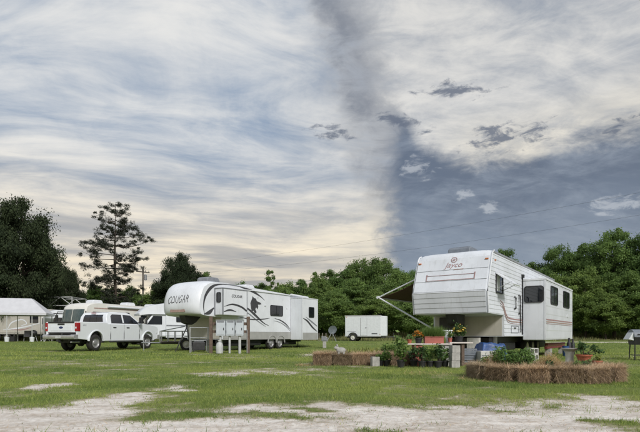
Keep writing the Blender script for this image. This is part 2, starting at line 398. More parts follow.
sandc = mixc(t, sstep(ns*.55+nf*.45, .36, .62), (.46, .40, .34), (.78, .74, .69))
sandc = mixc(t, sstep(nd, .56, .72)*.40, sandc, (.40, .335, .265))
sandc = mixc(t, sstep(nx, .58, .74)*.65, sandc, (.20, .155, .11))
sandc = mixc(t, sstep(sa + (nf-.5)*.7, .95, .35)*.5, sandc, (.34, .28, .20))
trk = t.nodes.new('ShaderNodeTexWave'); 
grc = mixc(t, sstep(nf*.6+nx*.4, .36, .66), (.070, .100, .022), (.200, .260, .065))
grc = mixc(t, sstep(nm, .46, .70)*.5, grc, (.26, .24, .11))
grc = mixc(t, sstep(nl, .45, .7)*.25, grc, (.07, .15, .03))
grc = mixc(t, sstep(sa + (nf-.5)*.5, -.05, .30)*.45, grc, (.32, .27, .17))
cc = mixc(t, fs_, grc, sandc); t.nodes.remove(trk)
t.links.new(cc, b.inputs['Base Color']); b.inputs['Roughness'].default_value = .95; b.inputs['Specular IOR Level'].default_value = .15
bn = t.nodes.new('ShaderNodeBump'); bn.inputs['Strength'].default_value = .8; bn.inputs['Distance'].default_value = .03
t.links.new((nf*.7+nx*.3).k, bn.inputs['Height']); t.links.new(bn.outputs[0], b.inputs['Normal'])
ground = link('ground', me, gm); struct(ground)

# lawn blades, finer close to the camera
def scatter(n, y0, y1, hh, ww, umax=.72, thr=.30):
    y = np.exp(rng.uniform(np.log(y0), np.log(y1), n)); u = rng.uniform(-umax, umax, n); x = u*y
    s = sandness(x, y); p = (ss((thr + .34 - s)/.72)+.018*(s < 1.1))*(1-.55*ss((fbm(x*.22+9, y*.45-4, 4)-.52)/.16)); cl = fbm(x*2.3+40, y*2.3, 3)
    keep = rng.uniform(0, 1, n) < p*(.45+.9*ss((cl-.3)/.4)); x, y = x[keep], y[keep]; cl = cl[keep]; m = len(x)
    z = gz(x, y) - .012
    h = hh*rng.lognormal(0, .38, m)*(.5+1.0*cl); v, f, r = blades(np.stack([x, y, z], 1), h, np.full(m, ww)*rng.uniform(.7, 1.4, m), .75)
    tone = ss((fbm(x*.35+60, y*.6+3, 4)-.30)/.4); dry = rng.uniform(0, 1, m) < .10+.22*ss((fbm(x*.8-20, y*1.2, 3)-.5)/.2)
    return v, f, np.where(dry, 1.08, np.clip(r*.5+tone*.75-.15, 0, 1))
parts = [scatter(330000, 4.0, 9.0, .036, .0065), scatter(340000, 8.0, 18.0, .042, .011), scatter(210000, 17.0, 40.0, .055, .026, .8)]
V, Fc, Rn, o_ = [], [], [], 0
for (v, f, r) in parts: V.append(v); Fc.append(f+o_); Rn.append(r); o_ += len(v)
g = link('lawn_grass', fast('lawn_grass', np.concatenate(V), np.concatenate(Fc), np.concatenate(Rn)), 'grassblade'); stuff(g)
tag(g, 'short patchy green lawn grass growing over the sandy yard', 'grass')
n = 9000; yc = np.exp(rng.uniform(np.log(4.2), np.log(20), 900)); xc = rng.uniform(-.7, .7, 900)*yc; i = rng.integers(0, 900, n)
x = xc[i]+rng.normal(size=n)*.11; y = yc[i]+rng.normal(size=n)*.11; q = sandness(x, y) < .55; x, y = x[q], y[q]
v, f, r = leaves(np.stack([x, y, gz(x, y)+rng.uniform(.0, .028, len(x))], 1), .0095, .55, .7)
g = link('lawn_weeds', fast('lawn_weeds', v, f, r*.8), 'grassblade'); stuff(g); tag(g, 'low broad-leaved weeds scattered through the sandy lawn', 'weeds')
n = 16000; y = np.exp(rng.uniform(np.log(4.1), np.log(12), n)); x = rng.uniform(-.7, .7, n)*y; q = (sandness(x, y) > .05) & (fbm(x*1.3, y*2.2, 3) > rng.uniform(.25, .7, n)); x, y = x[q], y[q]; n = len(x)
D = rng.normal(size=(n, 3)); D[:, 2] = np.abs(D[:, 2])*.10+.03
v, f, r = blades(np.stack([x, y, gz(x, y)+.004], 1), rng.uniform(.02, .075, n), rng.uniform(.004, .010, n), dirn=D)
g = link('ground_litter', fast('ground_litter', v, f, r*.7), 'straw'); stuff(g); tag(g, 'dead stalks and litter strewn over the bare sand', 'litter')
# weeds along the far edge of the yard
n = 42000; x = rng.uniform(-45, 62, n); y = rng.uniform(47, 61, n); 
hgt = (.18+.75*ss((fbm(x*.25, y*.25, 3)-.38)/.3))*rng.uniform(.6, 1.3, n)*(.35+.65*ss((y-46)/9))
v, f, r = blades(np.stack([x, y, gz(x, y)-.02], 1), hgt, rng.uniform(.04, .09, n), .3)
g = link('tall_weeds', fast('tall_weeds', v, f, r), 'weed'); stuff(g); tag(g, 'pale tall weeds along the foot of the woods', 'weeds')

# ------------------------------------------------------------------ trees
def crown_mesh(h, rx, base, ncl, nleaf, lsize, seed, shape=1.0, squash=.75, stray=1.6):
    global rng
    keep = rng; rng = np.random.default_rng(seed)
    cs = []
    while len(cs) < ncl:
        p = rng.uniform(-1, 1, 3); d = np.linalg.norm(p)
        if d > 1 or d < .45: continue
        zt = (p[2]+1)/2
        wz = (0.55+.45*math.sin(math.pi*min(1, (zt*.85+.12)))**shape)
        cs.append((p[0]*rx*wz, p[1]*rx*wz, base+(h-base)*(zt*.90+.04)))
    cs = np.array(cs); rad = rng.uniform(.10, .22, ncl)*rx*1.15
    idx = rng.integers(0, ncl, nleaf); d = rng.normal(size=(nleaf, 3)); d /= np.linalg.norm(d, axis=1)[:, None]
    rr = rng.uniform(.2, 1, nleaf)**.6*rng.uniform(.7, 1.3, nleaf); rr = np.where(rng.uniform(0, 1, nleaf) < .16, rr*rng.uniform(1.0, stray, nleaf), rr)
    aniso = rng.uniform(.55, 1.5, (ncl, 3))
    off = d*(rr*rad[idx])[:, None]*aniso[idx]; off[:, 2] *= squash
    c = cs[idx]+off; tone = np.clip(rng.uniform(0, 1, ncl)[idx]*.5+rng.uniform(0, .5, nleaf), 0, 1)
    v, f, r = leaves(c, lsize, .6, .25, d, rnd=tone); rng = keep
    return v, f, r, cs
def trunk_geo(h, r, cs, seed, nl=12, base=.3):
    rd = random.Random(seed); g = Geo()
    pts = [(0, 0, -.2)]; x = y = 0
    for i in range(1, 8):
        x += rd.uniform(-.15, .15); y += rd.uniform(-.15, .15); pts.append((x, y, h*.86*i/7))
    g.tube(pts, [r*(1-.85*i/7) for i in range(8)], 8)
    for c in rd.sample(list(map(tuple, cs)), min(nl, len(cs))):
        zt = max(h*base*.8, c[2]-math.hypot(c[0], c[1])*.7); k_ = min(6, int(zt/(h*.86)*7)); s = pts[k_]
        a = Vector((s[0], s[1], zt)); e = Vector(c); md = (a+e)/2+Vector((0, 0, -.25))
        g.tube([a, md, e], [r*.33, r*.22, r*.05], 5)
    return g
TP = {}
def tree_proto(key, name, m, h, rx, base, ncl, nleaf, ls, seed, tr, shape=1.0):
    v, f, r, cs = crown_mesh(h, rx, base, ncl, nleaf, ls, seed, shape, stray=1.12 if key == 'o' else 1.6)
    TP[key] = (name, h, rx, fast('crown', v, f, r), trunk_geo(h, tr, cs, seed), m)
    g = Geo(); g = TP[key][4]; mm = bpy.data.meshes.new('trunk'); mm.from_pydata(g.v, [], g.f); mm.validate()
    TP[key] = (name, h, rx, TP[key][3], mm, m)
tree_proto('a', 'broadleaf_tree', 'leaf_forest', 12, 4.2, 2.0, 170, 46000, .110, 11, .22)
tree_proto('b', 'broadleaf_tree', 'leaf_forest', 12, 3.4, 1.5, 150, 42000, .110, 12, .20, .8)
tree_proto('c', 'broadleaf_tree', 'leaf_bright', 9, 3.6, .8, 140, 40000, .105, 13, .16)
tree_proto('d', 'broadleaf_tree', 'leaf_forest', 14, 4.6, 3.0, 150, 42000, .125, 14, .26, 1.2)
tree_proto('o', 'dark_tree', 'leaf_dark', 14, 6.2, .8, 170, 80000, .125, 15, .35)
tree_proto('s', 'slender_tree', 'leaf_forest', 10, 1.7, 2.5, 40, 6000, .12, 16, .10)
def tree(key, px, Y, top, half, label, group='trees at the edge of the woods', rot=None, m=None):
    name, h, rx, cm, tm, lm = TP[key]
    X = (px-320)/F*Y; z0 = gzf(X, Y); ht = CAMH+(HOR-top)/F*Y-z0; rr = half/F*Y
    o = thing(name, label, 'tree', (X, Y, z0), random.uniform(0, 6.28) if rot is None else rot, group)
    o.scale = (rr/rx, rr/rx, ht/h)
    link('trunk', tm, 'bark', o)
    if lm not in ('x',): link('crown', cm, lm, o)
    return o
EDGE = 'leafy green broadleaf tree in the woods behind the trailers'
TREES = [  # right-hand woods
 ('d', 614, 58, 226, 34, 'tallest broadleaf tree with a ragged top beyond the corrugated white trailer'), ('a', 652, 55, 226, 32, EDGE), ('b', 582, 62, 238, 26, EDGE), ('a', 560, 64, 242, 26, EDGE),
 ('c', 585, 54, 268, 30, EDGE), ('c', 628, 52, 272, 34, EDGE), ('c', 560, 56, 274, 28, EDGE), ('b', 530, 66, 258, 24, EDGE), ('d', 505, 66, 246, 22, EDGE), ('c', 650, 50, 286, 26, EDGE), ('a', 600, 60, 250, 30, EDGE), ('c', 606, 51, 292, 24, EDGE),
 ('a', 480, 70, 262, 24, EDGE), ('b', 455, 70, 268, 24, EDGE), ('d', 690, 57, 232, 36, EDGE), ('c', 540, 60, 278, 24, EDGE),
 # middle woods
 ('d', 380, 66, 255, 26, EDGE), ('a', 362, 68, 256, 24, EDGE), ('b', 345, 66, 265, 22, EDGE), ('b', 330, 68, 266, 20, EDGE), ('c', 398, 60, 270, 26, EDGE), ('a', 412, 66, 268, 24, EDGE), ('c', 356, 58, 278, 30, EDGE),
 ('c', 318, 62, 276, 26, EDGE), ('b', 303, 68, 276, 22, EDGE), ('c', 335, 55, 292, 26, EDGE), ('c', 375, 55, 290, 26, EDGE), ('a', 432, 66, 272, 24, EDGE), ('s', 271, 66, 266, 9, 'thin sapling poking above the roof of the graphic-striped trailer'), ('s', 314, 66, 268, 6, EDGE),
 ('c', 286, 66, 282, 22, EDGE), ('b', 262, 68, 280, 20, EDGE), ('c', 240, 68, 282, 20, EDGE), ('c', 410, 54, 296, 24, EDGE),
 # left
 ('o', 180, 60, 250, 24, 'small dark tree rising behind the nose of the graphic-striped trailer'), ('c', 160, 62, 284, 22, EDGE), ('b', 205, 66, 268, 20, EDGE), ('c', 130, 64, 286, 22, EDGE), ('c', 95, 62, 284, 22, EDGE), ('b', 112, 68, 284, 20, EDGE), ('b', 222, 70, 282, 18, EDGE),
 ('o', 20, 48, 192, 38, 'huge dark tree towering over the white canopy'), ('o', -28, 46, 196, 46, 'huge dark tree standing next to the tallest dark tree, partly out of view'), ('o', 66, 56, 264, 18, 'low dark tree between the huge tree and the pine'), ('o', 44, 52, 232, 20, 'dark tree shouldering the huge tree above the bare pipe frame')]
KIND = {'a': 'round-crowned green tree', 'b': 'narrow-crowned green tree', 'c': 'low bright green tree', 'd': 'tall open-crowned green tree', 's': 'thin sapling', 'o': 'dark-leaved tree'}
PLACE = ((130, 'behind the cream motorhome'), (235, 'behind the nose of the swoosh-striped trailer'), (308, 'above the roof of the swoosh-striped trailer'), (346, 'between the swoosh-striped trailer and the cargo trailer'), (400, 'behind the white cargo trailer'), (490, 'behind the brown awning'), (548, 'above the roof of the corrugated trailer'), (999, 'at the field edge past the corrugated trailer'))
for (k_, px, Y, tp, hf, lb_) in TREES:
    if lb_ == EDGE: lb_ = KIND[k_]+' in the woods '+next(q[1] for q in PLACE if px < q[0])
    tree(k_, px, Y, tp, hf, lb_)

# the pine: tiers of bare limbs with needle tufts
def pine():
    X, Y, ht = W(115, 203, 58); z0 = gzf(X, Y); H = ht-z0
    o = thing('pine_tree', 'tall lone pine with open tiers of dark needles', 'tree', (X, Y, z0))
    g = Geo(); rd = random.Random(5)
    g.tube([(0, 0, -.2), (.05, 0, H*.3), (-.05, .05, H*.6), (.06, 0, H*.98)], [.24, .19, .13, .03], 9)
    cl = []
    env = lambda t_: float(np.interp(t_, [.16, .30, .42, .50, .58, .66, .76, .85, .93, 1.0], [2.6, 3.3, 3.0, 2.3, 3.6, 3.7, 2.9, 2.1, 1.3, .3]))
    for i in range(58):
        t_ = .985-.80*(i/57)**.92+rd.uniform(-.018, .018); a = i*2.4+rd.uniform(-.7, .7); L2 = env(t_)*rd.choice((.35, .6, .8, .95, 1.1))
        s = Vector((0, 0, H*t_)); e = s+Vector((math.cos(a)*L2, math.sin(a)*L2, L2*rd.uniform(-.12, .42)))
        md = (s+e)/2+Vector((rd.uniform(-.1, .1), rd.uniform(-.1, .1), -.10*L2)); g.tube([s, md, e], [.06, .045, .012], 5)
        for j in range(3+int(L2*2.6)):
            u = rd.uniform(.45, 1.06); c = s.lerp(e, u)+Vector((rd.gauss(0, .30), rd.gauss(0, .30), rd.gauss(.08, .26))); cl.append((c, rd.uniform(.16, .52)))
    g.build('trunk', 'bark', o)
    C_ = np.array([c for c, _ in cl]); Rr = np.array([r for _, r in cl]); n = 38000; idx = rng.integers(0, len(C_), n)
    d = rng.normal(size=(n, 3)); d /= np.linalg.norm(d, axis=1)[:, None]; off = d*(Rr[idx]*rng.uniform(.3, 1.2, n))[:, None]; off[:, 2] *= .6
    v, f, r = leaves(C_[idx]+off, .125, .19, .1, d)
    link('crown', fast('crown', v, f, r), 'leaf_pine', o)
pine()
# understory mass that closes the woods
n = 90000; x = rng.uniform(-75, 80, n); y = rng.uniform(60, 74, n); top = 2.6+3.6*ss((fbm(x*.16, y*.16, 4)-.25)/.5)
z = gz(x, y)+top*rng.uniform(0, 1, n)**.8
v, f, r = leaves(np.stack([x, y, z], 1), .24, .6, .2)
g = link('undergrowth', fast('undergrowth', v, f, np.clip(r*.5+.5*fbm(x*.5, z*.5+y, 3), 0, 1)), 'leaf_forest'); stuff(g); tag(g, 'dense tangled undergrowth filling the woods behind the clearing', 'undergrowth')
n = 60000; x = rng.uniform(-140, 150, n); y = rng.uniform(76, 92, n); z = gz(x, y)+rng.uniform(0, 1, n)*(5.0+3*fbm(x*.1, y*.1, 3))
v, f, r = leaves(np.stack([x, y, z], 1), .42, .6, .2)
g = link('far_woods', fast('far_woods', v, f, r), 'leaf_forest'); stuff(g); tag(g, 'far green woods behind the first row of trees', 'woods')

# ------------------------------------------------------------------ vehicle helpers
def wheel(parent, x, y, z, r, wd, rimmat='rim', side=-1):
    """wheel with its axis along local y; side -1 shows its face towards -y"""
    h = wd/2; g = Geo()
    g.lathe([(r*.60, -h), (r*.86, -h*1.02), (r*.96, -h*.8), (r, -h*.45), (r, h*.45), (r*.96, h*.8), (r*.86, h*1.02), (r*.60, h), (r*.60, -h)], 28, (0, 0, 0), 'y', False)
    o = g.build('wheel', 'rubber', parent, True, loc=(x, y, z))
    q = Geo(); s = side
    q.lathe([(r*.61, s*h*.95), (r*.55, s*h*.75), (r*.50, s*h*.45), (r*.30, s*h*.50), (r*.22, s*h*.75), (r*.10, s*h*.80), (.001, s*h*.82)], 24, (0, 0, 0), 'y', False)
    q.lathe([(r*.60, -s*h*.6), (.001, -s*h*.6)], 20, (0, 0, 0), 'y', False)
    rm = q.build('rim', rimmat, o, True)
    return o
def shell(prof, Wd, kfront, nfront, crown=.04, nst=15, p=4.0, y0=0.0):
    """loft a side profile (x,z) over the width; the first nfront points are the front and curve back at the sides"""
    g = Geo(); n = len(prof); zs = max(q[1] for q in prof); vs_ = []; fs = []
    for i in range(nst):
        t_ = -math.cos(math.pi*i/(nst-1)); y = y0+Wd*(t_+1)/2
        for j, (x, z) in enumerate(prof):
            dxx = kfront*abs(t_)**p if j < nfront else 0
            dzz = -crown*abs(t_)**p if z > zs-.25 else 0
            vs_.append((x+dxx, y, z+dzz))
    for i in range(nst-1):
        for j in range(n): fs.append((i*n+j, i*n+(j+1) % n, (i+1)*n+(j+1) % n, (i+1)*n+j))
    fs.append(tuple(range(n))); fs.append(tuple(range((nst-1)*n+n-1, (nst-1)*n-1, -1)))
    return g.add(vs_, fs)
def rrect(x0, x1, z0, z1, r=.08, n=4):
    pts = []
    for cx, cz, a0 in ((x1-r, z1-r, 0), (x0+r, z1-r, 90), (x0+r, z0+r, 180), (x1-r, z0+r, 270)):
        for i in range(n+1):
            a = R(a0+90*i/n); pts.append((cx+r*math.cos(a), cz+r*math.sin(a)))
    return pts
def window(parent, x0, x1, z0, z1, y, r=.08, frame='black', pane='glass', name='window', s=-1, axis='y', bar=None):
    """rounded window with frame on the plane y (outward direction s); the pane is its sub-part"""
    o_, i_ = rrect(x0, x1, z0, z1, r), rrect(x0+.035, x1-.035, z0+.035, z1-.035, max(.01, r-.03)); n = len(o_)
    def q(p, t): return (p[0], t, p[1]) if axis == 'y' else (t, p[0], p[1])
    g = Geo(); a, b_ = y-s*.01, y+s*.028
    g.add([q(p, a) for p in o_]+[q(p, b_) for p in o_]+[q(p, b_) for p in i_]+[q(p, a) for p in i_],
          [(j, (j+1) % n, n+(j+1) % n, n+j) for j in range(n)]+[(n+j, n+(j+1) % n, 2*n+(j+1) % n, 2*n+j) for j in range(n)]+[(2*n+j, 2*n+(j+1) % n, 3*n+(j+1) % n, 3*n+j) for j in range(n)])
    fr = g.build(name, frame, parent)
    g = Geo(); g.prism(i_, y+s*.004, y+s*.012, axis); g.build('pane', pane, fr)
    if bar is not None:
        g = Geo()
        if axis == 'y': g.box(bar-.012, bar+.012, min(y, y+s*.024), max(y, y+s*.024), z0+.03, z1-.03)
        else: g.box(min(y, y+s*.024), max(y, y+s*.024), bar-.012, bar+.012, z0+.03, z1-.03)
        g.build('mullion', frame, fr)
    return fr
def ribbon(pts, y, th=.004, s=-1):
    """flat decal band on the plane y: pts = (x, z, half width)"""
    a, b_ = [], []
    for i, (x, z, h) in enumerate(pts):
        p, q = pts[max(0, i-1)], pts[min(len(pts)-1, i+1)]; d = Vector((q[0]-p[0], q[1]-p[1])); d = d.normalized() if d.length else Vector((1, 0))
        a.append((x-d.y*h, z+d.x*h)); b_.append((x+d.y*h, z-d.x*h))
    g = Geo(); n = len(pts)
    for yy in (y, y+s*th): g.v += [(p[0], yy, p[1]) for p in a]+[(p[0], yy, p[1]) for p in b_]
    for i in range(n-1):
        g.f.append((2*n+i, 2*n+i+1, 3*n+i+1, 3*n+i)); g.f.append((i, n+i, n+i+1, i+1))
        g.f.append((i, i+1, 2*n+i+1, 2*n+i)); g.f.append((n+i, 3*n+i, 3*n+i+1, n+i+1))
    return g
def smooth_pts(pts, n=24):
    """Catmull-Rom through (x,z,h)"""
    P_ = [np.array(p, float) for p in pts]; P_ = [2*P_[0]-P_[1]]+P_+[2*P_[-1]-P_[-2]]; o = []
    for i in range(1, len(P_)-2):
        for j in range(max(2, n//(len(P_)-3))):
            t_ = j/max(2, n//(len(P_)-3)); a, b_, c, d = P_[i-1:i+3]
            o.append(tuple(.5*((2*b_)+(-a+c)*t_+(2*a-5*b_+4*c-d)*t_*t_+(-a+3*b_-3*c+d)*t_**3)))
    o.append(tuple(P_[-2])); return o
def lettering(parent, body, size, mtx, m, shear=0.0, name='lettering', bold=0.0):
    me = text_mesh(body, size, shear, bold); me.transform(mtx); me.materials.clear(); return link(name, me, m, parent)
def ac_unit(parent, x, y, z, L_=.75, Wd=.6, h=.28, m='trim'):
    g = Geo(); g.prism([(x, z), (x+.04, z+h*.75), (x+.16, z+h), (x+L_-.12, z+h), (x+L_, z+h*.55), (x+L_, z)], y-Wd/2, y+Wd/2)
    o = g.build('air_conditioner', m, parent, bevel=.03)
    g = Geo()
    for i in range(5): g.box(x+.2+i*.09, x+.24+i*.09, y-Wd*.35, y+Wd*.35, z+h, z+h+.012)
    g.build('grille', 'dark', o); return o
def siding(parent, name, rows, m, y, s=-1, d=.011):
    """lap siding rows on the plane y: rows = (z0, z1, x00, x01, x10, x11)"""
    g = Geo()
    for (z0, z1, a0, a1, b0, b1) in rows:
        zk = z0+(z1-z0)*.12
        g.add([(a0, y+s*.001, z0), (a1, y+s*.001, z0), (a1, y+s*d, zk), (a0, y+s*d, zk), (b1, y+s*.002, z1), (b0, y+s*.002, z1)], [(0, 1, 2, 3), (3, 2, 4, 5)])
    return g.build(name, m, parent)

# ------------------------------------------------------------------ old corrugated fifth-wheel trailer on the right
def old_trailer():
    phi = 35.0; WD = 2.44; LN = 10.6
    T = thing('fifth_wheel_trailer', 'old white corrugated trailer with maroon stripes, slide-out and brown awning on blocks', 'trailer', (5.01, 15, 0), R(90-phi))
    prof = [(.14, 1.52), (0, 2.18), (.10, 2.42), (.48, 3.36), (.56, 3.46), (.72, 3.53), (LN-.1, 3.50), (LN, 3.40), (LN, .80), (1.85, .80), (1.85, 1.50)]
    shell(prof, WD, .05, 6, .05, 13, 8).build('body', 'siding', T, True)
    def xf(z):
        for (a, b_) in zip(prof[:5], prof[1:6]):
            if a[1] <= z <= b_[1]: return a[0]+(b_[0]-a[0])*(z-a[1])/(b_[1]-a[1])+.06
        return .6
    rows = []; z = .80; pitch = .130
    while z < 3.38:
        z1 = min(z+pitch, 3.42)
        lo = 1.86 if z < 1.5 else xf(z); lo1 = 1.86 if z1 <= 1.53 else xf(z1)
        if z < 1.5 < z1: z1 = 1.525; lo1 = 1.86
        rows.append((z, z1, lo, LN-.02, lo1, LN-.02)); z = z1
    siding(T, 'side_siding', rows, 'siding', 0.0)
    # front lower lap boards and the sloped front panels (each row is a long slab standing a little proud)
    g = Geo()
    zz_ = [1.54, 1.70, 1.86, 2.02, 2.17]
    for a, b_ in zip(zz_, zz_[1:]):
        xa, xb = .14-.14*(a-1.52)/.66, .14-.14*(b_-1.52)/.66
        g.prism([(xa+.02, a), (xa-.014, a+.012), (xb-.002, b_), (xb+.02, b_)], .05, WD-.05)
    g.build('front_siding', 'siding', T)
    g = Geo()
    cuts = [(.02, 2.215), (.155, 2.56), (.30, 2.92), (.46, 3.315)]
    for (a, b_) in zip(cuts, cuts[1:]):
        nx_, nz_ = -.93, .37
        g.prism([(a[0]+.03, a[1]+.01), (a[0]+nx_*.014, a[1]+.006+nz_*.014), (b_[0]+nx_*.012, b_[1]-.004), (b_[0]+.03, b_[1])], .05, WD-.05)
    g.build('front_panel', 'siding', T, bevel=.004)
    # aluminium corner trims and belt trim
    for y in (.0, WD):
        g = Geo(); g.tube([(.17, y, 1.52), (.05, y, 2.18), (.15, y, 2.42), (.53, y, 3.36), (.62, y, 3.45), (.76, y, 3.50)], .022, 6); g.build('corner_trim', 'trim', T, True)
    g = Geo(); g.tube([(.005, .03, 2.19), (.005, WD-.03, 2.19)], .016, 6); g.build('belt_trim', 'trim', T, True)
    g = Geo(); g.box(.62, LN+.02, -.03, .02, 3.425, 3.475); g.build('roof_rail', 'alu', T)
    # recessed handle strip outline on the sloped panel (maroon bracket lines)
    def slope(y, z, off=.02):
        x = .10+(z-2.42)*(.38/.94); return (x-off*.93, y, z+off*.37)
    g = Geo()
    for (y0, y1, z0, z1) in ((.42, 2.02, 2.58, 2.595), (.42, 2.02, 2.745, 2.755), (.42, .45, 2.58, 2.80), (1.99, 2.02, 2.58, 2.80)):
        a, b_, c, d = slope(y0, z0), slope(y1, z0), slope(y1, z1), slope(y0, z1)
        a2, b2, c2, d2 = slope(y0, z0, .028), slope(y1, z0, .028), slope(y1, z1, .028), slope(y0, z1, .028)
        g.add([a, b_, c, d, a2, b2, c2, d2], [(4, 5, 6, 7), (0, 1, 5, 4), (1, 2, 6, 5), (2, 3, 7, 6), (3, 0, 4, 7)])
    g.build('decal_line', 'maroon', T)
    # badge and script on the front: text runs from image-left (y=WD) to right (y=0)
    ux = Vector((0, -1, 0)); uz = Vector((.375, 0, .927)); un = Vector((-.927, 0, .375))
    def fm(y, z, off=.024):
        o = Vector(slope(y, z, off)); return Matrix(((ux.x, uz.x, un.x, o.x), (ux.y, uz.y, un.y, o.y), (ux.z, uz.z, un.z, o.z), (0, 0, 0, 1)))
    lettering(T, 'Jayco', .26, fm(1.16, 3.0), 'maroon', .35)
    g = Geo(); m4 = fm(.98, 2.92); g.add([m4 @ Vector(p) for p in ((-.16, -.012, 0), (.16, -.004, 0), (.17, .018, 0), (-.15, .014, 0))], [(0, 1, 2, 3)]); g.build('script_underline', 'taupe', T)
    g = Geo(); m4 = fm(1.16, 3.25)
    ring = [(.10*math.cos(i*math.pi/12), .10*math.sin(i*math.pi/12)) for i in range(24)]
    inn = [(.078*math.cos(i*math.pi/12), .078*math.sin(i*math.pi/12)) for i in range(24)]
    g.add([m4 @ Vector((p[0], p[1], 0)) for p in ring+inn], [(i, (i+1) % 24, 24+(i+1) % 24, 24+i) for i in range(24)])
    bird = [(-.06, -.01), (-.02, .015), (.0, .055), (.015, .012), (.065, .02), (.02, -.02), (.0, -.06), (-.015, -.02)]
    g.add([m4 @ Vector((p[0], p[1], 0)) for p in bird], [tuple(range(8))]); g.build('emblem', 'maroon', T)
    # clearance lights
    for y in (.12, WD-.12):
        g = Geo(); p = slope(y, 3.20); g.box(p[0]-.03, p[0]+.02, y-.05, y+.05, p[2]-.02, p[2]+.02); g.build('marker_light', 'amber', T, bevel=.008)
    g = Geo(); g.box(.78, .86, -.035, .0, 3.18, 3.22); g.build('marker_light', 'amber', T)
    # side stripes (maroon over taupe), sweeping down from the nose
    y = -.013
    for dz_, hw, m in ((0, .022, 'maroon'), (-.09, .020, 'taupe'), (-.16, .008, 'maroon')):
        ribbon(smooth_pts([(1.35, 1.98+dz_, hw*.3), (1.75, 1.86+dz_, hw), (2.1, 1.55+dz_, hw), (2.6, 1.42+dz_, hw), (4.36, 1.40+dz_, hw)], 30), y).build('stripe', m, T)
    # nose window with a propped-up rock guard
    fr = window(T, .86, 1.66, 2.18, 2.80, -.012, .05, 'black', 'glass')
    g = Geo(); g.box(.93, 1.26, -.034, -.028, 2.24, 2.74); g.build('blind', 'trim', fr)
    g = Geo(); g.prism([(-.02, 2.83), (-.02, 2.79), (-.54, 2.40), (-.56, 2.435)], .84, 1.68, 'x')
    fl = g.build('window_guard', 'white', T)
    for xs_ in (.88, 1.64): g = Geo(); g.tube([(xs_, -.03, 2.30), (xs_, -.5, 2.50)], .010, 5); g.build('stay', 'alu', fl)
    # black vertical rail by the slide, grab handles, hatches
    g = Geo(); g.box(4.26, 4.30, -.05, -.008, .86, 3.04); g.box(4.2, 4.34, -.09, -.008, 2.96, 3.08); g.build('seal_rail', 'black', T)
    g = Geo(); g.tube([(3.15, -.02, 1.75), (3.15, -.07, 1.80), (3.15, -.07, 2.15), (3.15, -.02, 2.2)], .03, 6); g.build('grab_handle', 'black', T, True)
    g = Geo(); g.tube([(3.75, -.02, 1.60), (3.75, -.07, 1.65), (3.75, -.07, 2.25), (3.75, -.02, 2.3)], .03, 6); g.build('grab_handle', 'black', T, True)
    g = Geo(); g.tube([(3.95, -.03, 1.95), (3.95, -.05, .95)], .022, 6); g.build('cable', 'black', T, True)
    for (x0, x1, z0, z1) in ((2.75, 3.75, .92, 1.18),):
        g = Geo()
        for a in ((x0, x1, z0, z0+.022), (x0, x1, z1-.022, z1), (x0, x0+.03, z0, z1), (x1-.03, x1, z0, z1)): g.box(a[0], a[1], -.02, -.008, a[2], a[3])
        h = g.build('hatch', 'swoosh2', T); g = Geo(); g.box(x0+.35, x0+.6, -.035, -.015, z1-.10, z1-.06); g.build('handle', 'black', h)
    g = Geo(); g.box(3.3, 3.5, -.02, -.008, 1.98, 2.08); g.build('outlet', 'trim', T)
    # slide-out
    sx0, sx1, sp, sz0, sz1 = 4.40, 10.35, .80, .66, 2.90
    g = Geo(); g.box(sx0, sx1, -sp, -.004, sz0, sz1); so = g.build('slide_out', 'white', T, bevel=.03)
    g = Geo()
    g.box(sx0-.012, sx0+.05, -sp-.012, -sp+.05, sz0+.02, sz1-.03); g.box(sx1-.05, sx1+.012, -sp-.012, -sp+.05, sz0+.02, sz1-.03); g.box(sx0-.02, sx1+.02, -sp-.03, .0, sz1-.04, sz1+.02)
    g.build('slide_trim', 'trim', so)
    zr = sz0+.04; rows = []
    while zr < sz1-.06: rows.append((zr, min(zr+.30, sz1-.05), sx0+.05, sx1-.05, sx0+.05, sx1-.05)); zr += .30
    siding(so, 'slide_siding', rows, 'white', -sp, -1, .007)
    for (a, b_) in ((5.25, 6.65), (7.95, 9.45)): window(T, a, b_, 2.02, 2.72, -sp-.012, .10, 'black', 'glass', bar=(a+b_)/2)
    window(T, -.74, -.06, 2.04, 2.66, sx0-.004, .10, 'black', 'glass', axis='x')
    for dz_, hw, m in ((0, .024, 'maroon'), (-.08, .020, 'taupe'), (-.15, .008, 'maroon')):
        ribbon([(4.5, 1.42+dz_, hw), (7, 1.42+dz_, hw), (10.25, 1.42+dz_, hw)], -sp-.009).build('stripe', m, T)
    g = Geo(); g.box(8.9, 9.25, -sp-.03, -sp-.009, 1.62, 1.74); g.build('outlet', 'trim', T)
    # chassis, wheels, legs, pin box
    g = Geo()
    for y in (.45, WD-.45): g.box(1.9, LN-.1, y-.05, y+.05, .58, .79)
    for x in (2.2, 4.1, 8.4, 10.2): g.box(x, x+.1, .5, WD-.5, .60, .74)
    g.build('chassis', 'dark', T)
    for (x0, x1) in ((2.5, 4.6), (8.3, 10.2)): g = Geo(); g.box(x0, x1, .3, WD-.3, .30, .585); g.build('underbody_shade_box', 'black', T, bevel=.04)  # black boxes added to darken the lit gap under the floor
    for x in (5.55, 6.50, 7.45):
        wheel(T, x, .18, .36, .36, .22, 'rimw', -1); wheel(T, x, WD-.18, .36, .36, .22, 'rimw', 1)
    g = Geo()
    for x in (5.55, 6.50, 7.45): g.tube([(x, .25, .36), (x, WD-.25, .36)], .045, 8)
    g.build('axle', 'dark', T)
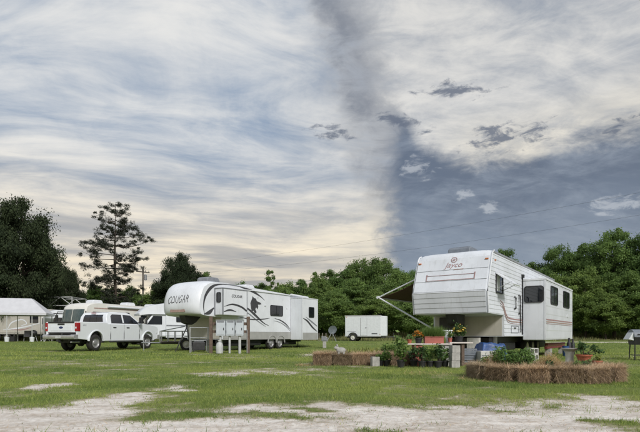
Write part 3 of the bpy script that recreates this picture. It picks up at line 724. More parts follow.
    for y in (.35, WD-.35):
        g = Geo(); g.box(2.02, 2.14, y-.06, y+.06, .30, .85); g.box(2.045, 2.115, y-.035, y+.035, .16, .30); g.box(1.95, 2.21, y-.13, y+.13, .13, .16); g.build('landing_leg', 'steel', T)
    g = Geo(); g.prism([(1.1, 1.52), (.25, 1.52), (.42, 1.20), (.75, 1.12), (1.0, 1.2)], WD/2-.18, WD/2+.18); pb_ = g.build('pin_box', 'dark', T, bevel=.02)
    g = Geo(); g.tube([(.58, WD/2, 1.16), (.58, WD/2, 1.02)], .045, 10); g.build('king_pin', 'dark', pb_)
    g = Geo(); g.box(1.84, 1.856, .06, WD-.06, .83, 1.48); g.build('front_bulkhead', 'beige', T)
    g = Geo(); g.box(1.50, 1.84, 1.30, 2.1, .9, 1.46); g.build('battery_box', 'dark', T, bevel=.03)
    # roof: air conditioner, vent
    ac_unit(T, 1.05, 1.25, 3.51, .9, .75, .27, 'crate')
    g = Geo(); g.box(4.5, 4.9, 1.0, 1.4, 3.49, 3.62); g.build('roof_vent', 'trim', T, bevel=.02)
    # awning on the far side
    aw0, aw1, oy, oz = 1.55, 7.4, WD+2.05, 2.26
    g = Geo(); nn = 10
    for i in range(nn+1):
        u = i/nn; yy = WD+.02+(oy-WD-.02)*u; zz2 = 3.02+(oz-3.02)*u-.10*math.sin(math.pi*u)
        for th in (0, .012):
            g.v += [(aw0, yy, zz2-th), (aw1, yy, zz2-th)]
    for i in range(nn):
        a = i*4; g.f += [(a, a+1, a+5, a+4), (a+2, a+6, a+7, a+3), (a, a+4, a+6, a+2), (a+1, a+3, a+7, a+5)]
    aw = g.build('awning', 'awning', T)
    g = Geo(); g.tube([(aw0-.12, oy, oz), (aw1+.12, oy, oz)], .05, 10); g.build('roller', 'trim', aw)
    for x in (aw0-.04, aw1+.04):
        g = Geo(); g.tube([(x, oy, oz), (x, WD+.04, 3.04)], .026, 6); g.tube([(x, oy, oz), (x+.28, WD+.06, 1.10)], .032, 6); g.build('awning_arm', 'trim', aw)
    # timber packing blocks under the front
    return T
old_trailer()

# ------------------------------------------------------------------ newer fifth-wheel trailer with graphics
def new_trailer():
    phi = 30.0; WD = 2.44; LN = 10.25
    T = thing('fifth_wheel_trailer', 'white fifth-wheel trailer with black swoosh graphics and rounded grey-lettered nose', 'trailer', (-6.0, 24, 0), R(90-phi))
    fp = smooth_pts([(.34, 1.83, 0), (.13, 1.90, 0), (.03, 2.22, 0), (.10, 2.72, 0), (.30, 3.14, 0), (.62, 3.44, 0), (1.15, 3.58, 0)], 18)
    nf_ = len(fp)
    prof = [(p[0], p[1]) for p in fp]+[(2.4, 3.60), (LN-.15, 3.36), (LN, 3.26), (LN, .62), (1.95, .62), (1.95, 1.76), (1.0, 1.80)]
    shell(prof, WD, .28, nf_, .06, 17, 5).build('body', 'white', T, True)
    Y0 = -.004
    # skirt
    g = Geo(); g.box(2.0, LN-.02, -.014, 0, .60, 1.04)
    g.build('skirt', 'slate', T)
    g = Geo(); g.box(1.93, 1.952, .08, WD-.08, .66, 1.74); g.build('front_bulkhead', 'beige', T)
    g = Geo()
    g.box(2.0, 2.9, -.02, -.013, .66, .98); g.box(3.1, 4.4, -.02, -.013, .66, .98)
    g.build('storage_hatch', 'slate', T, bevel=.004)
    # nose details
    g = Geo(); g.prism(rrect(.72, 1.72, 1.98, 2.12, .05), .0, .03, 'x')
    lt = g.build('nose_light', 'taupe', T)
    lt.location = (.045, 0, 0)
    # dark cap outline where the nose moulding meets the side
    ribbon(smooth_pts([(.66, 1.84, .012), (.58, 2.25, .03), (.70, 2.75, .065), (1.04, 3.16, .085), (1.5, 3.39, .045), (2.3, 3.50, .012)], 36), -.003, .006).build('graphic', 'swoosh', T)
    gr = [([(.62, 1.88, .02), (1.0, 1.98, .10), (1.32, 2.22, .03)], 'swoosh'),
          ([(3.4, 3.44, .02), (4.4, 3.30, .07), (5.2, 3.05, .03), (5.6, 2.85, .01)], 'swoosh'),
          ([(1.5, 3.42, .01), (2.6, 3.49, .03), (3.8, 3.43, .02)], 'swoosh2'),
          ([(3.3, 2.55, .01), (4.1, 2.28, .05), (4.75, 1.95, .07), (5.5, 1.55, .03), (6.0, 1.40, .01)], 'swoosh'),
          ([(3.35, 1.82, .01), (4.4, 1.72, .035), (5.4, 1.76, .03), (6.1, 1.84, .008)], 'swoosh'),
          ([(3.4, 2.30, .01), (4.2, 2.0, .03), (4.9, 1.66, .03), (5.7, 1.34, .01)], 'swoosh2'),
          ([(6.6, 1.84, .01), (7.2, 1.74, .035), (7.8, 1.52, .04), (8.3, 1.20, .01)], 'swoosh'),
          ([(6.5, 1.70, .01), (7.2, 1.60, .02), (7.9, 1.34, .03), (8.3, 1.08, .01)], 'swoosh2')]
    for pts, m in gr: ribbon(smooth_pts(pts, 24), -.003).build('graphic', m, T)
    # leaping cat emblem
    cat = [(4.28, 2.62), (4.42, 2.86), (4.48, 3.02), (4.60, 2.92), (4.78, 2.90), (4.86, 2.76), (5.18, 2.70), (5.30, 2.62), (5.14, 2.58), (4.96, 2.58), (5.0, 2.44), (4.92, 2.30), (4.80, 2.42), (4.72, 2.30), (4.84, 2.14), (4.70, 2.06), (4.54, 2.22), (4.42, 2.14), (4.34, 2.34)]
    g = Geo(); g.prism(cat, -.010, -.002); g.build('emblem', 'swoosh', T)
    # big ragged name on the nose, bent over the cap
    me = text_mesh('COUGAR', .50, .15, -.004)
    bm = bmesh.new(); bm.from_mesh(me); bmesh.ops.subdivide_edges(bm, edges=[e for e in bm.edges if e.calc_length() > .12], cuts=3); bmesh.ops.triangulate(bm, faces=bm.faces)
    def capx(z, t_):
        for (a, c) in zip(fp, fp[1:]):
            if a[1] <= z <= c[1]: return a[0]+(c[0]-a[0])*(z-a[1])/max(1e-6, c[1]-a[1])+.28*abs(t_)**5
        return 1
    for v_ in bm.verts:
        y = WD/2-.02-v_.co.x*.66; z = 2.44+v_.co.y*1.0+.03*math.sin(v_.co.x*23)+v_.co.x*.03
        v_.co = Vector((capx(z, (y-WD/2)/(WD/2))-.012, y, z))
    bm.to_mesh(me); bm.free(); me.materials.clear(); link('lettering', me, 'swoosh', T)
    # bedroom slide
    sx0, sx1, sp, sz0, sz1 = 1.38, 3.30, .55, 1.86, 3.20
    g = Geo(); g.box(sx0, sx1, -sp, -.002, sz0, sz1); s1 = g.build('slide_out', 'white', T, bevel=.025)
    g = Geo()
    for (a, b_) in ((sx0-.01, sx0+.035), (sx1-.035, sx1+.01)): g.box(a, b_, -sp-.008, -sp+.035, sz0+.02, sz1-.02)
    g.box(sx0-.02, sx1+.02, -sp-.02, 0, sz1-.02, sz1+.025); g.box(sx0-.03, sx0-.004, -.05, 0, sz0, sz1); g.build('slide_trim', 'swoosh2', s1)
    window(T, -.42, -.14, 2.48, 3.0, sx0-.004, .08, 'black', 'glass', axis='x')
    lettering(T, 'COUGAR', .20, Matrix(((1, 0, 0, 2.45), (0, 0, -1, -sp-.006), (0, 1, 0, 2.78), (0, 0, 0, 1))), 'swoosh', .25, bold=.004)
    for pts, m in (([(1.46, 2.28, .01), (2.1, 2.42, .04), (2.8, 2.32, .05), (3.26, 2.12, .05)], 'swoosh'), ([(1.44, 2.02, .02), (1.9, 2.12, .05), (2.4, 2.05, .01)], 'swoosh')):
        ribbon(smooth_pts(pts, 18), -sp-.003).build('graphic', m, T)
    # rear slide
    rx0, rx1, rp, rz0, rz1 = 8.30, 10.18, .88, .55, 3.14
    g = Geo(); g.box(rx0, rx1, -rp, -.016, rz0, rz1); s2 = g.build('slide_out', 'white', T, bevel=.025)
    g = Geo(); g.box(rx0-.02, rx1+.02, -rp-.02, 0, rz1-.02, rz1+.03)
    for (a, b_) in ((rx0-.01, rx0+.04), (rx1-.04, rx1+.01)): g.box(a, b_, -rp-.008, -rp+.04, rz0+.02, rz1-.02)
    g.build('slide_trim', 'trim', s2)
    g = Geo(); g.box(rx0+.04, rx1-.04, -rp-.006, -rp+.01, rz0, 1.0); g.build('skirt', 'slate', T)
    window(T, 9.05, 9.70, 1.95, 2.62, -rp-.004, .09, 'black', 'glass')
    for pts, m in (([(8.36, 1.9, .01), (8.9, 1.72, .06), (9.5, 1.35, .06), (10.1, 1.08, .02)], 'swoosh'), ([(8.7, 1.98, .01), (9.4, 1.7, .05), (10.1, 1.42, .03)], 'swoosh2')):
        ribbon(smooth_pts(pts, 18), -rp-.003).build('graphic', m, T)
    # main window, lights, ports
    window(T, 6.15, 7.45, 1.98, 2.62, -.004, .09, 'black', 'glass', bar=6.8)
    for (x, z, a) in ((4.95, 3.0, .10), (5.65, 2.55, .14), (7.9, 2.5, .06), (2.5, 1.4, .12)):
        g = Geo(); g.box(x-a/2, x+a/2, -.03, -.002, z-.05, z+.05); g.build('outlet', 'trim', T, bevel=.008)
    g = Geo(); g.box(3.3, LN-.1, -.05, -.0, 3.30, 3.345); g.build('roof_rail', 'trim', T)
    g = Geo(); g.tube([(8.2, -.10, 3.36), (10.2, -.12, 3.30)], .06, 8); g.build('slide_topper', 'trim', T)
    # roof units
    ac_unit(T, 1.75, 1.2, 3.57, .95, .75, .32, 'swoosh2'); ac_unit(T, 4.8, 1.2, 3.50, .95, .75, .26, 'trim')
    g = Geo(); g.box(3.7, 4.1, 1.0, 1.4, 3.50, 3.62); g.build('roof_vent', 'trim', T, bevel=.02)
    # running gear
    g = Geo()
    for y in (.45, WD-.45): g.box(2.0, LN-.1, y-.05, y+.05, .42, .61)
    g.build('chassis', 'dark', T)
    for (x0, x1) in ((2.7, 5.6), (8.0, 9.4)): g = Geo(); g.box(x0, x1, .25, WD-.25, .26, .43); g.build('underbody_shade_box', 'black', T, bevel=.04)  # added boxes that stand in for the shade below this trailer
    for x in (6.35, 7.22):
        wheel(T, x, .16, .37, .37, .22, 'rim', -1); wheel(T, x, WD-.16, .37, .37, .22, 'rim', 1)
        g = Geo(); g.tube([(x, .25, .37), (x, WD-.25, .37)], .045, 8); g.build('axle', 'dark', T)
        n_ = 14; pts = [(x+.44*math.cos(math.pi*i/n_), .40+.44*math.sin(math.pi*i/n_)) for i in range(n_+1)]
        g = Geo(); inner = [(x+.40*math.cos(math.pi*i/n_), .40+.40*math.sin(math.pi*i/n_)) for i in range(n_+1)]
        g.prism(pts+inner[::-1], -.045, .02); g.build('fender', 'slate', T)
    for y in (.3, WD-.3):
        g = Geo(); g.box(2.15, 2.27, y-.06, y+.06, .25, .8); g.box(2.18, 2.24, y-.03, y+.03, .04, .25); g.box(2.08, 2.34, y-.13, y+.13, .01, .04); g.build('landing_leg', 'steel', T)
        g = Geo(); g.tube([(LN-.6, y, .5), (LN-.6, y, .16)], .03, 8); g.box(LN-.72, LN-.48, y-.1, y+.1, .10, .16); g.build('stabiliser', 'dark', T)
    g = Geo(); g.prism([(1.5, 1.80), (.35, 1.82), (.50, 1.45), (.85, 1.36), (1.15, 1.5)], WD/2-.2, WD/2+.2); pbx = g.build('pin_box', 'dark', T, bevel=.02)
    g = Geo(); g.tube([(.68, WD/2, 1.40), (.68, WD/2, 1.22)], .05, 10); g.build('king_pin', 'dark', pbx)
    g = Geo()
    for q in range(3):
        a = q*2.1+.4; g.tube([(.68, WD/2, 1.24), (.68+.55*math.cos(a), WD/2+.55*math.sin(a), .02)], .03, 6)
    g.build('pin_stand', 'dark', T)
    return T
new_trailer()

# ------------------------------------------------------------------ white crew-cab pickup
def pickup():
    WD = 2.03
    T = thing('pickup_truck', 'white crew-cab pickup parked with its tailgate and red tail lamp towards the lawn', 'pickup', (-12.15, 25.0, 0), R(71)); T.scale = (1.02, 1.02, 1.07)
    def arch(cx, r, n=12): return [(cx+r*math.cos(math.pi*i/n), .50+r*math.sin(math.pi*i/n)*1.02) for i in range(n+1)][::-1]
    # lower body: bed side, cab side, front wing; profile with both wheel arches, walls with a slight shoulder
    prof = [(.06, .62)]+[(.74, .56)]+arch(1.28, .50)+[(1.82, .50)]+[(4.80, .50)]+arch(5.36, .50)+[(5.92, .52), (6.26, .58), (6.30, 1.12), (6.22, 1.26), (5.7, 1.36), (4.75, 1.42), (4.55, 1.36), (2.08, 1.36), (2.06, 1.42), (.05, 1.42), (.03, 1.0)]
    def slab(y0, y1, tuck):
        g = Geo(); n = len(prof)
        g.prism(prof, y0, y1)
        for i in range(n):                                  # outer face tucks in below the shoulder line
            x, z = prof[i]
            k_ = tuck*max(0, (.95-z))*.18; gv = list(g.v[i]); gv[1] += k_; g.v[i] = tuple(gv)
        return g
    body = slab(0, .12, 1).build('body_side', 'truckwhite', T, True, bevel=.02, seg=3)
    g = Geo(); g.prism(prof, WD-.12, WD); g.build('body_side', 'truckwhite', T, True, bevel=.02, seg=3)
    # floor / engine bay / cab tub between the sides
    g = Geo(); g.box(2.1, 4.7, .12, WD-.12, .52, 1.34); g.build('cab_tub', 'truckwhite', T)
    g = Geo(); g.box(.08, 2.1, .12, WD-.12, .86, .92); g.box(2.06, 2.10, .12, WD-.12, .92, 1.40); g.build('bed_floor', 'dark', T)
    g = Geo(); g.prism([(4.62, 1.36), (4.72, 1.43), (5.6, 1.37), (6.16, 1.26), (6.22, 1.1), (6.22, .7), (4.7, .7)], .12, WD-.12); g.build('bonnet', 'truckwhite', T, True, bevel=.02)
    g = Geo(); g.box(.02, .14, .14, WD-.14, .92, 1.42); tg = g.build('tailgate', 'truckwhite', T, bevel=.02, seg=3)
    g = Geo(); g.box(.005, .03, .34, WD-.34, .99, 1.22); g.build('tailgate_panel', 'truckwhite', tg, bevel=.012)
    g = Geo(); g.box(-.004, .03, .18, WD-.18, 1.36, 1.425); g.build('top_cap', 'black', tg, bevel=.008)
    g = Geo(); n_ = 20; g.add([(-.002, WD/2+.13*math.cos(2*math.pi*i/n_), 1.15+.055*math.sin(2*math.pi*i/n_)) for i in range(n_)]+[(.03, WD/2+.13*math.cos(2*math.pi*i/n_), 1.15+.055*math.sin(2*math.pi*i/n_)) for i in range(n_)], [tuple(range(n_))]+[(i, (i+1) % n_, n_+(i+1) % n_, n_+i) for i in range(n_)])
    g.build('badge', 'blueoval', tg)
    g = Geo(); g.box(-.002, .02, WD/2-.22, WD/2+.22, 1.27, 1.34); g.build('tailgate_handle', 'black', tg, bevel=.01)
    for y0, y1 in ((-.012, .15), (WD-.15, WD+.012)):
        g = Geo(); g.box(.0, .21, y0, y1, .98, 1.38); tl = g.build('tail_lamp', 'red', T, bevel=.02)
        g = Geo(); g.box(-.008, .05, y0+.04, y1-.04, 1.10, 1.18); g.build('reverse_lens', 'plaswhite', tl)
    g = Geo(); g.prism([(-.16, .60), (-.19, .68), (-.19, .78), (-.06, .82), (.10, .82), (.10, .60)], .02, WD-.02); bp = g.build('rear_bumper', 'alu', T, bevel=.015)
    g = Geo(); g.box(-.175, -.05, .3, WD-.3, .815, .835); g.build('step_pad', 'black', bp)
    g = Geo(); g.box(-.20, -.185, WD/2-.17, WD/2+.17, .64, .78); g.build('number_plate', 'pvc', bp)
    g = Geo(); g.box(-.24, .1, WD/2-.05, WD/2+.05, .48, .58); g.build('hitch', 'dark', T)
    # cab greenhouse, leaning in towards the roof
    cz0, cz1 = 1.34, 1.98; lo = [(2.10, cz0), (4.82, cz0)]; inset = .17
    def cabpt(x, z, y_side):   # y_side 0 right, 1 left
        k_ = (z-cz0)/(cz1-cz0)*inset
        return (x, .05+k_ if y_side == 0 else WD-.05-k_, z)
    cab = [(2.10, cz0), (2.13, 1.72), (2.28, 1.93), (2.6, 1.985), (3.7, 1.985), (4.0, 1.93), (4.82, 1.42), (4.84, cz0)]
    g = Geo(); n_ = len(cab); g.add([cabpt(x, z, 0) for x, z in cab]+[cabpt(x, z, 1) for x, z in cab], [tuple(range(n_)), tuple(range(2*n_-1, n_-1, -1))]+[(i, i+n_, (i+1) % n_+n_, (i+1) % n_) for i in range(n_)])
    cabo = g.build('cab', 'truckwhite', T, True, bevel=.03, seg=3)
    def pane(poly, side, name, m='glass', off=.006):
        sgn = -1 if side == 0 else 1
        a = [Vector(cabpt(x, z, side))+Vector((0, sgn*off, 0)) for x, z in poly]; b_ = [p-Vector((0, sgn*.02, 0)) for p in a]; n_ = len(poly)
        g = Geo(); g.add(a+b_, [tuple(range(n_))]+[(i, (i+1) % n_, n_+(i+1) % n_, n_+i) for i in range(n_)]); return g.build(name, m, T)
    for s in (0, 1):
        pane([(2.42, 1.43), (3.28, 1.43), (3.28, 1.86), (2.58, 1.86), (2.44, 1.76)], s, 'side_window'); pane([(3.40, 1.43), (4.55, 1.43), (4.52, 1.50), (3.98, 1.85), (3.40, 1.86)], s, 'side_window')
        pane([(2.40, 1.395), (4.58, 1.395), (4.58, 1.425), (2.40, 1.425)], s, 'belt_moulding', 'black', .008)
    # rear glass and windscreen
    g = Geo(); g.add([(2.096, .34, 1.47), (2.096, WD-.34, 1.47), (2.112, WD-.38, 1.70), (2.20, WD-.40, 1.83), (2.20, .40, 1.83), (2.112, .38, 1.70)], [(0, 1, 2, 5), (5, 2, 3, 4)]); rw = g.build('rear_window', 'glass', T)
    g = Geo()
    for y in (.80, WD-.80): g.tube([(2.088, y, 1.47), (2.104, y, 1.70), (2.19, y, 1.83)], .012, 5)
    g.build('slider_frame', 'black', rw)
    g = Geo(); g.box(2.14, 2.20, WD/2-.14, WD/2+.14, 1.90, 1.935); g.build('brake_light', 'red', T)
    for y in (.45, WD-.75): g = Geo(); g.box(2.07, 2.094, y, y+.30, 1.24, 1.36); g.build('headboard_pad', 'black', T)
    g = Geo(); g.add([(4.80, .20, 1.45), (4.80, WD-.20, 1.45), (4.07, WD-.34, 1.91), (4.07, .34, 1.91)], [(0, 1, 2, 3)]); g.build('windscreen', 'glass', T)
    # door gaps and handles
    for x in (2.30, 3.34, 4.62):
        g = Geo(); g.box(x-.006, x+.006, -.002, .03, .60, 1.36); g.build('door_seam', 'dark', T)
    for x in (2.48, 3.52):
        g = Geo(); g.box(x, x+.22, -.03, .01, 1.16, 1.21); g.build('door_handle', 'black', T, bevel=.01)
    for s, y in ((-1, 0.0), (1, WD)):
        g = Geo(); g.tube([(4.42, y+s*.02, 1.46), (4.42, y+s*.18, 1.48)], .03, 6); m_ = g.build('mirror', 'black', T)
        g = Geo(); g.box(4.36, 4.50, min(y+s*.14, y+s*.36), max(y+s*.14, y+s*.36), 1.42, 1.76); g.build('mirror_housing', 'black', m_, bevel=.03)
    lettering(T, '4X4', .13, Matrix(((1, 0, 0, .48), (0, 0, -1, -.004), (0, 1, 0, 1.22), (0, 0, 0, 1))), 'swoosh2', .2)
    # flares, step bar, wheels, frame
    for cx in (1.28, 5.36):
        n_ = 14; a = [(cx+.535*math.cos(math.pi*i/n_), .50+.535*math.sin(math.pi*i/n_)*1.02) for i in range(n_+1)]; b_ = [(cx+.48*math.cos(math.pi*i/n_), .50+.48*math.sin(math.pi*i/n_)*1.02) for i in range(n_+1)]
        g = Geo(); g.prism(a+b_[::-1], -.03, .06); g.build('arch_flare', 'truckwhite', T, True, bevel=.008)
        g = Geo(); g.box(cx-.52, cx+.52, .30, .34, .45, 1.05); g.box(cx-.52, cx+.52, WD-.34, WD-.30, .45, 1.05); g.build('wheel_well', 'dark', T)
        wheel(T, cx, .19, .42, .42, .28, 'rim', -1); wheel(T, cx, WD-.19, .42, .42, .28, 'rim', 1)
        g = Geo(); g.tube([(cx, .3, .40), (cx, WD-.3, .40)], .06, 8); g.lathe([(.02, -.18), (.15, -.1), (.15, .1), (.02, .18)], 12, (cx, WD/2, .40), 'y'); g.build('axle', 'dark', T)
    g = Geo(); g.tube([(2.2, -.02, .46), (4.6, -.02, .46)], .045, 8); g.build('step_bar', 'dark', T)
    g = Geo()
    for y in (.5, WD-.5): g.box(.0, 6.2, y-.05, y+.05, .50, .64)
    g.box(.3, .9, .4, 1.5, .42, .62); g.build('frame', 'dark', T)
    g = Geo(); g.tube([(.5, .35, .46), (-.08, .3, .46)], .04, 8); g.build('exhaust', 'steel', T)
    g = Geo(); g.box(6.24, 6.44, .0, WD, .55, .82); g.build('front_bumper', 'alu', T, bevel=.03)
    g = Geo(); g.box(6.20, 6.27, .35, WD-.35, .82, 1.22); g.build('grille', 'dark', T)
    for y in (.02, WD-.34):
        g = Geo(); g.box(6.12, 6.30, y, y+.32, .88, 1.20); g.build('headlamp', 'plaswhite', T, bevel=.03)
    return T
pickup()
bx = Geo(); bx.box(-.25, .25, -.45, .45, 0, .50); tb = tag(bx.build('tool_chest', 'black', None, bevel=.03), 'black tool chest in the bed of the white pickup', 'tool chest')
tb.location = (-12.15+.70*math.cos(R(71))-1.45*math.sin(R(71)), 25+.70*math.sin(R(71))+1.45*math.cos(R(71)), .987); tb.rotation_euler = (0, 0, R(71))
g = Geo(); g.box(-.27, .27, -.47, .47, .5, .56); g.build('lid', 'black', tb, bevel=.015)

# ------------------------------------------------------------------ big flat-fronted motorhome behind the pickup
def class_a():
    WD, LN = 2.44, 9.6
    X, Y = -17.1, 36.0; z0 = gzf(X, Y)
    T = thing('motorhome', 'long cream flat-fronted motorhome behind the white pickup', 'motorhome', (X, Y, z0), R(90-25))
    fp = smooth_pts([(.12, .55, 0), (0, .9, 0), (.02, 1.5, 0), (.16, 2.3, 0), (.30, 2.72, 0), (.62, 2.95, 0), (1.3, 3.05, 0)], 14)
    prof = [(p[0], p[1]) for p in fp]+[(LN-.1, 3.0), (LN, 2.9), (LN, .55)]
    shell(prof, WD, .16, len(fp), .06, 13, 5).build('body', 'white2', T, True)
    def fx(z):
        for a, c in zip(fp, fp[1:]):
            if a[1] <= z <= c[1]: return a[0]+(c[0]-a[0])*(z-a[1])/max(1e-6, c[1]-a[1])
        return .2
    ws = Geo()
    for (y0, y1) in ((.13, 1.19), (1.25, 2.31)):
        g = Geo(); nn = 6
        for i in range(nn+1):
            yy = y0+(y1-y0)*i/nn; t_ = abs((yy-WD/2)/(WD/2))**5*.16
            for z in (1.52, 1.9, 2.3, 2.52): g.v.append((fx(z)+t_-.012, yy, z))
        for i in range(nn):
            for j in range(3): g.f.append((i*4+j, i*4+j+1, i*4+4+j+1, i*4+4+j))
        g.build('windscreen', 'glassl', T, True)
    g = Geo(); g.box(-.03, .06, .12, WD-.12, 1.36, 1.46); g.build('wiper_cowl', 'black', T)
    g = Geo(); g.box(-.03, .06, .6, WD-.6, .85, 1.15); g.build('grille', 'dark', T)
    g = Geo(); g.box(-.06, .12, .05, WD-.05, .50, .72); g.build('bumper', 'white2', T, bevel=.03)
    for y in (.25, WD-.5):
        g = Geo(); g.box(-.035, .05, y, y+.25, .86, 1.08); g.build('headlamp', 'plaswhite', T, bevel=.02)
    for s, y in ((-1, 0), (1, WD)):
        g = Geo(); g.tube([(.3, y, 2.35), (.05, y+s*.25, 2.35), (.02, y+s*.32, 2.1)], .03, 6); m_ = g.build('mirror', 'black', T)
        g = Geo(); g.box(-.04, .10, y+s*.32-.11, y+s*.32+.11, 1.65, 2.12); g.build('mirror_housing', 'black', m_, bevel=.03)
    for (a, c, z0_, z1) in ((.85, 1.75, 1.75, 2.35), (3.0, 4.4, 1.85, 2.40), (5.6, 6.4, 1.9, 2.4), (7.4, 8.8, 1.85, 2.4)): window(T, a, c, z0_, z1, -.002, .08, 'black', 'glass')
    for z, m in ((1.5, 'taupe'), (1.35, 'swoosh2'), (2.62, 'taupe')): ribbon([(1.0, z, .04), (LN-.05, z, .04)], -.002).build('stripe', m, T)
    g = Geo(); g.tube([(2.2, -.10, 2.78), (8.2, -.10, 2.78)], .075, 10); g.build('awning_roll', 'trim', T)
    for x in (1.6, 4.9, 7.6): ac_unit(T, x, 1.22, 3.0, .95, .75, .30, 'trim')
    for x in (1.7, 7.0): wheel(T, x, .17, .42, .42, .26, 'rim', -1); wheel(T, x, WD-.17, .42, .42, .26, 'rim', 1)
    g = Geo()
    for y in (.6, WD-.6): g.box(.3, LN-.2, y-.06, y+.06, .38, .56)
    g.build('chassis', 'dark', T)
class_a()
# ------------------------------------------------------------------ cab-over motorhome between the pickup and the nose
def class_c():
    WD, LN = 2.3, 6.6; X, Y = -12.6, 34.6; z0 = gzf(X, Y)
    T = thing('motorhome', 'white cab-over motorhome with dark windscreen tucked behind the trailer nose', 'motorhome', (X, Y, z0), R(90-62))
    prof = [(.55, 2.14), (.02, 2.06), (.0, 2.18), (.45, 2.62), (1.0, 2.82), (1.9, 2.96), (LN-.08, 2.96), (LN, 2.88), (LN, .5), (1.9, .5), (1.9, 2.14)]
    shell(prof, WD, .10, 5, .05, 9, 6).build('body', 'white', T, True)
    cab = [(-.62, .55), (-.66, 1.0), (-.55, 1.22), (.42, 1.36), (1.0, 2.14), (1.92, 2.14), (1.92, .55)]
    g = Geo(); g.prism(cab, .14, WD-.14); g.build('cab', 'white', T, True, bevel=.05, seg=3)
    g = Geo(); g.add([(.44, .24, 1.40), (.44, WD-.24, 1.40), (.96, WD-.28, 2.10), (.96, .28, 2.10)], [(0, 1, 2, 3)])
    for i in range(4): q = g.v[i]; g.v[i] = (q[0]-.016, q[1], q[2]+.012)
    g.build('windscreen', 'glass', T)
    for s, y in ((-1, .138), (1, WD-.138)):
        g = Geo(); g.prism([(.62, 1.42), (1.65, 1.42), (1.65, 2.02), (1.06, 2.04)], y, y+s*.008); g.build('side_window', 'glass', T)
        g = Geo(); g.tube([(.62, y, 1.5), (.55, y+s*.22, 1.52)], .025, 6); m_ = g.build('mirror', 'black', T)
        g = Geo(); g.box(.48, .60, min(y+s*.15, y+s*.34), max(y+s*.15, y+s*.34), 1.42, 1.80); g.build('mirror_housing', 'black', m_, bevel=.02)
    g = Geo(); g.box(-.70, -.62, .4, WD-.4, .78, 1.08); g.build('grille', 'dark', T)
    g = Geo(); g.box(-.78, -.60, .12, WD-.12, .50, .72); g.build('bumper', 'alu', T, bevel=.03)
    for y in (.18, WD-.42):
        g = Geo(); g.box(-.69, -.60, y, y+.24, .82, 1.04); g.build('headlamp', 'plaswhite', T, bevel=.02)
    window(T, 2.6, 3.8, 1.6, 2.2, -.002, .07, 'black', 'glass'); window(T, 4.7, 5.7, 1.6, 2.2, -.002, .07, 'black', 'glass')
    ribbon([(1.92, 1.35, .05), (LN-.05, 1.35, .05)], -.002).build('stripe', 'swoosh2', T)
    ac_unit(T, 3.4, 1.15, 2.95, .9, .7, .28, 'trim')
    for x in (.15, 4.9): wheel(T, x, .2, .36, .36, .24, 'rim', -1); wheel(T, x, WD-.2, .36, .36, .24, 'rim', 1)
    g = Geo(); g.box(-.4, LN-.2, .6, WD-.6, .36, .56); g.build('chassis', 'dark', T)
class_c()

# ------------------------------------------------------------------ white enclosed cargo trailer
def cargo():
    X, Y = W(381, 340, 44.0)[:2]; z0 = gzf(X, Y); LN, WD = 3.35, 1.85
    # long side faces the camera; local x runs to image left
    T = thing('cargo_trailer', 'small white enclosed cargo trailer parked by the woods', 'cargo trailer', (X-LN*.94, Y+.5, z0), R(-16))
    g = Geo(); g.box(0, LN-.12, 0, WD, .42, 2.26); g.build('body', 'plaswhite', T, bevel=.06, seg=3)
    g = Geo(); g.prism([(LN-.13, .02), (LN-.13, WD-.02), (LN+.28, WD/2+.25), (LN+.28, WD/2-.25)], .46, 2.22, 'z'); g.build('nose', 'plaswhite', T, bevel=.05)
    g = Geo(); g.box(1.42, 1.98, -.018, .0, .50, 2.05); d = g.build('door', 'plaswhite', T, bevel=.008)
    g = Geo()
    for a in ((1.40, 1.42, .48, 2.07), (1.98, 2.0, .48, 2.07), (1.42, 1.98, 2.05, 2.07)): g.box(a[0], a[1], -.024, 0, a[2], a[3])
    g.build('door_frame', 'alu', d)
    g = Geo(); g.box(1.86, 1.94, -.05, -.015, 1.15, 1.22); g.build('handle', 'black', d)
    g = Geo(); g.box(-.01, LN-.1, -.012, .02, .40, .48); g.box(-.01, LN-.1, -.012, .02, 2.20, 2.28); g.build('edge_trim', 'alu', T)
    for y in (.04, WD-.04): wheel(T, .75, y-(.10 if y < 1 else -.10), .33, .33, .2, 'rimw', -1 if y < 1 else 1)
    n_ = 12; g = Geo(); a = [(.75+.42*math.cos(math.pi*i/n_), .36+.42*math.sin(math.pi*i/n_)) for i in range(n_+1)]; b_ = [(.75+.385*math.cos(math.pi*i/n_), .36+.385*math.sin(math.pi*i/n_)) for i in range(n_+1)]
    g.prism(a+b_[::-1], -.20, .0); g.build('fender', 'dark', T)
    g = Geo(); g.box(.1, LN+.1, .3, .4, .30, .42); g.box(.1, LN+.1, WD-.4, WD-.3, .30, .42); g.tube([(.75, 0, .33), (.75, WD, .33)], .04, 8); g.build('chassis', 'dark', T)
    g = Geo(); g.tube([(LN, WD/2-.35, .36), (LN+1.0, WD/2, .38)], .035, 6); g.tube([(LN, WD/2+.35, .36), (LN+1.0, WD/2, .38)], .035, 6); g.tube([(LN+.85, WD/2, .75), (LN+.85, WD/2, .02)], .03, 8); g.build('tongue', 'dark', T)
    for x, z in ((.12, 2.12), (LN-.25, .58)):
        g = Geo(); g.box(x, x+.08, -.016, .0, z, z+.04); g.build('marker_light', 'amber', T)
    g = Geo(); g.box(.2, 1.0, -.004, .001, .84, .87); g.build('decal', 'swoosh2', T)
    g = Geo(); g.box(2.4, 2.9, -.004, .001, .62, .70); g.build('decal', 'swoosh', T)
cargo()

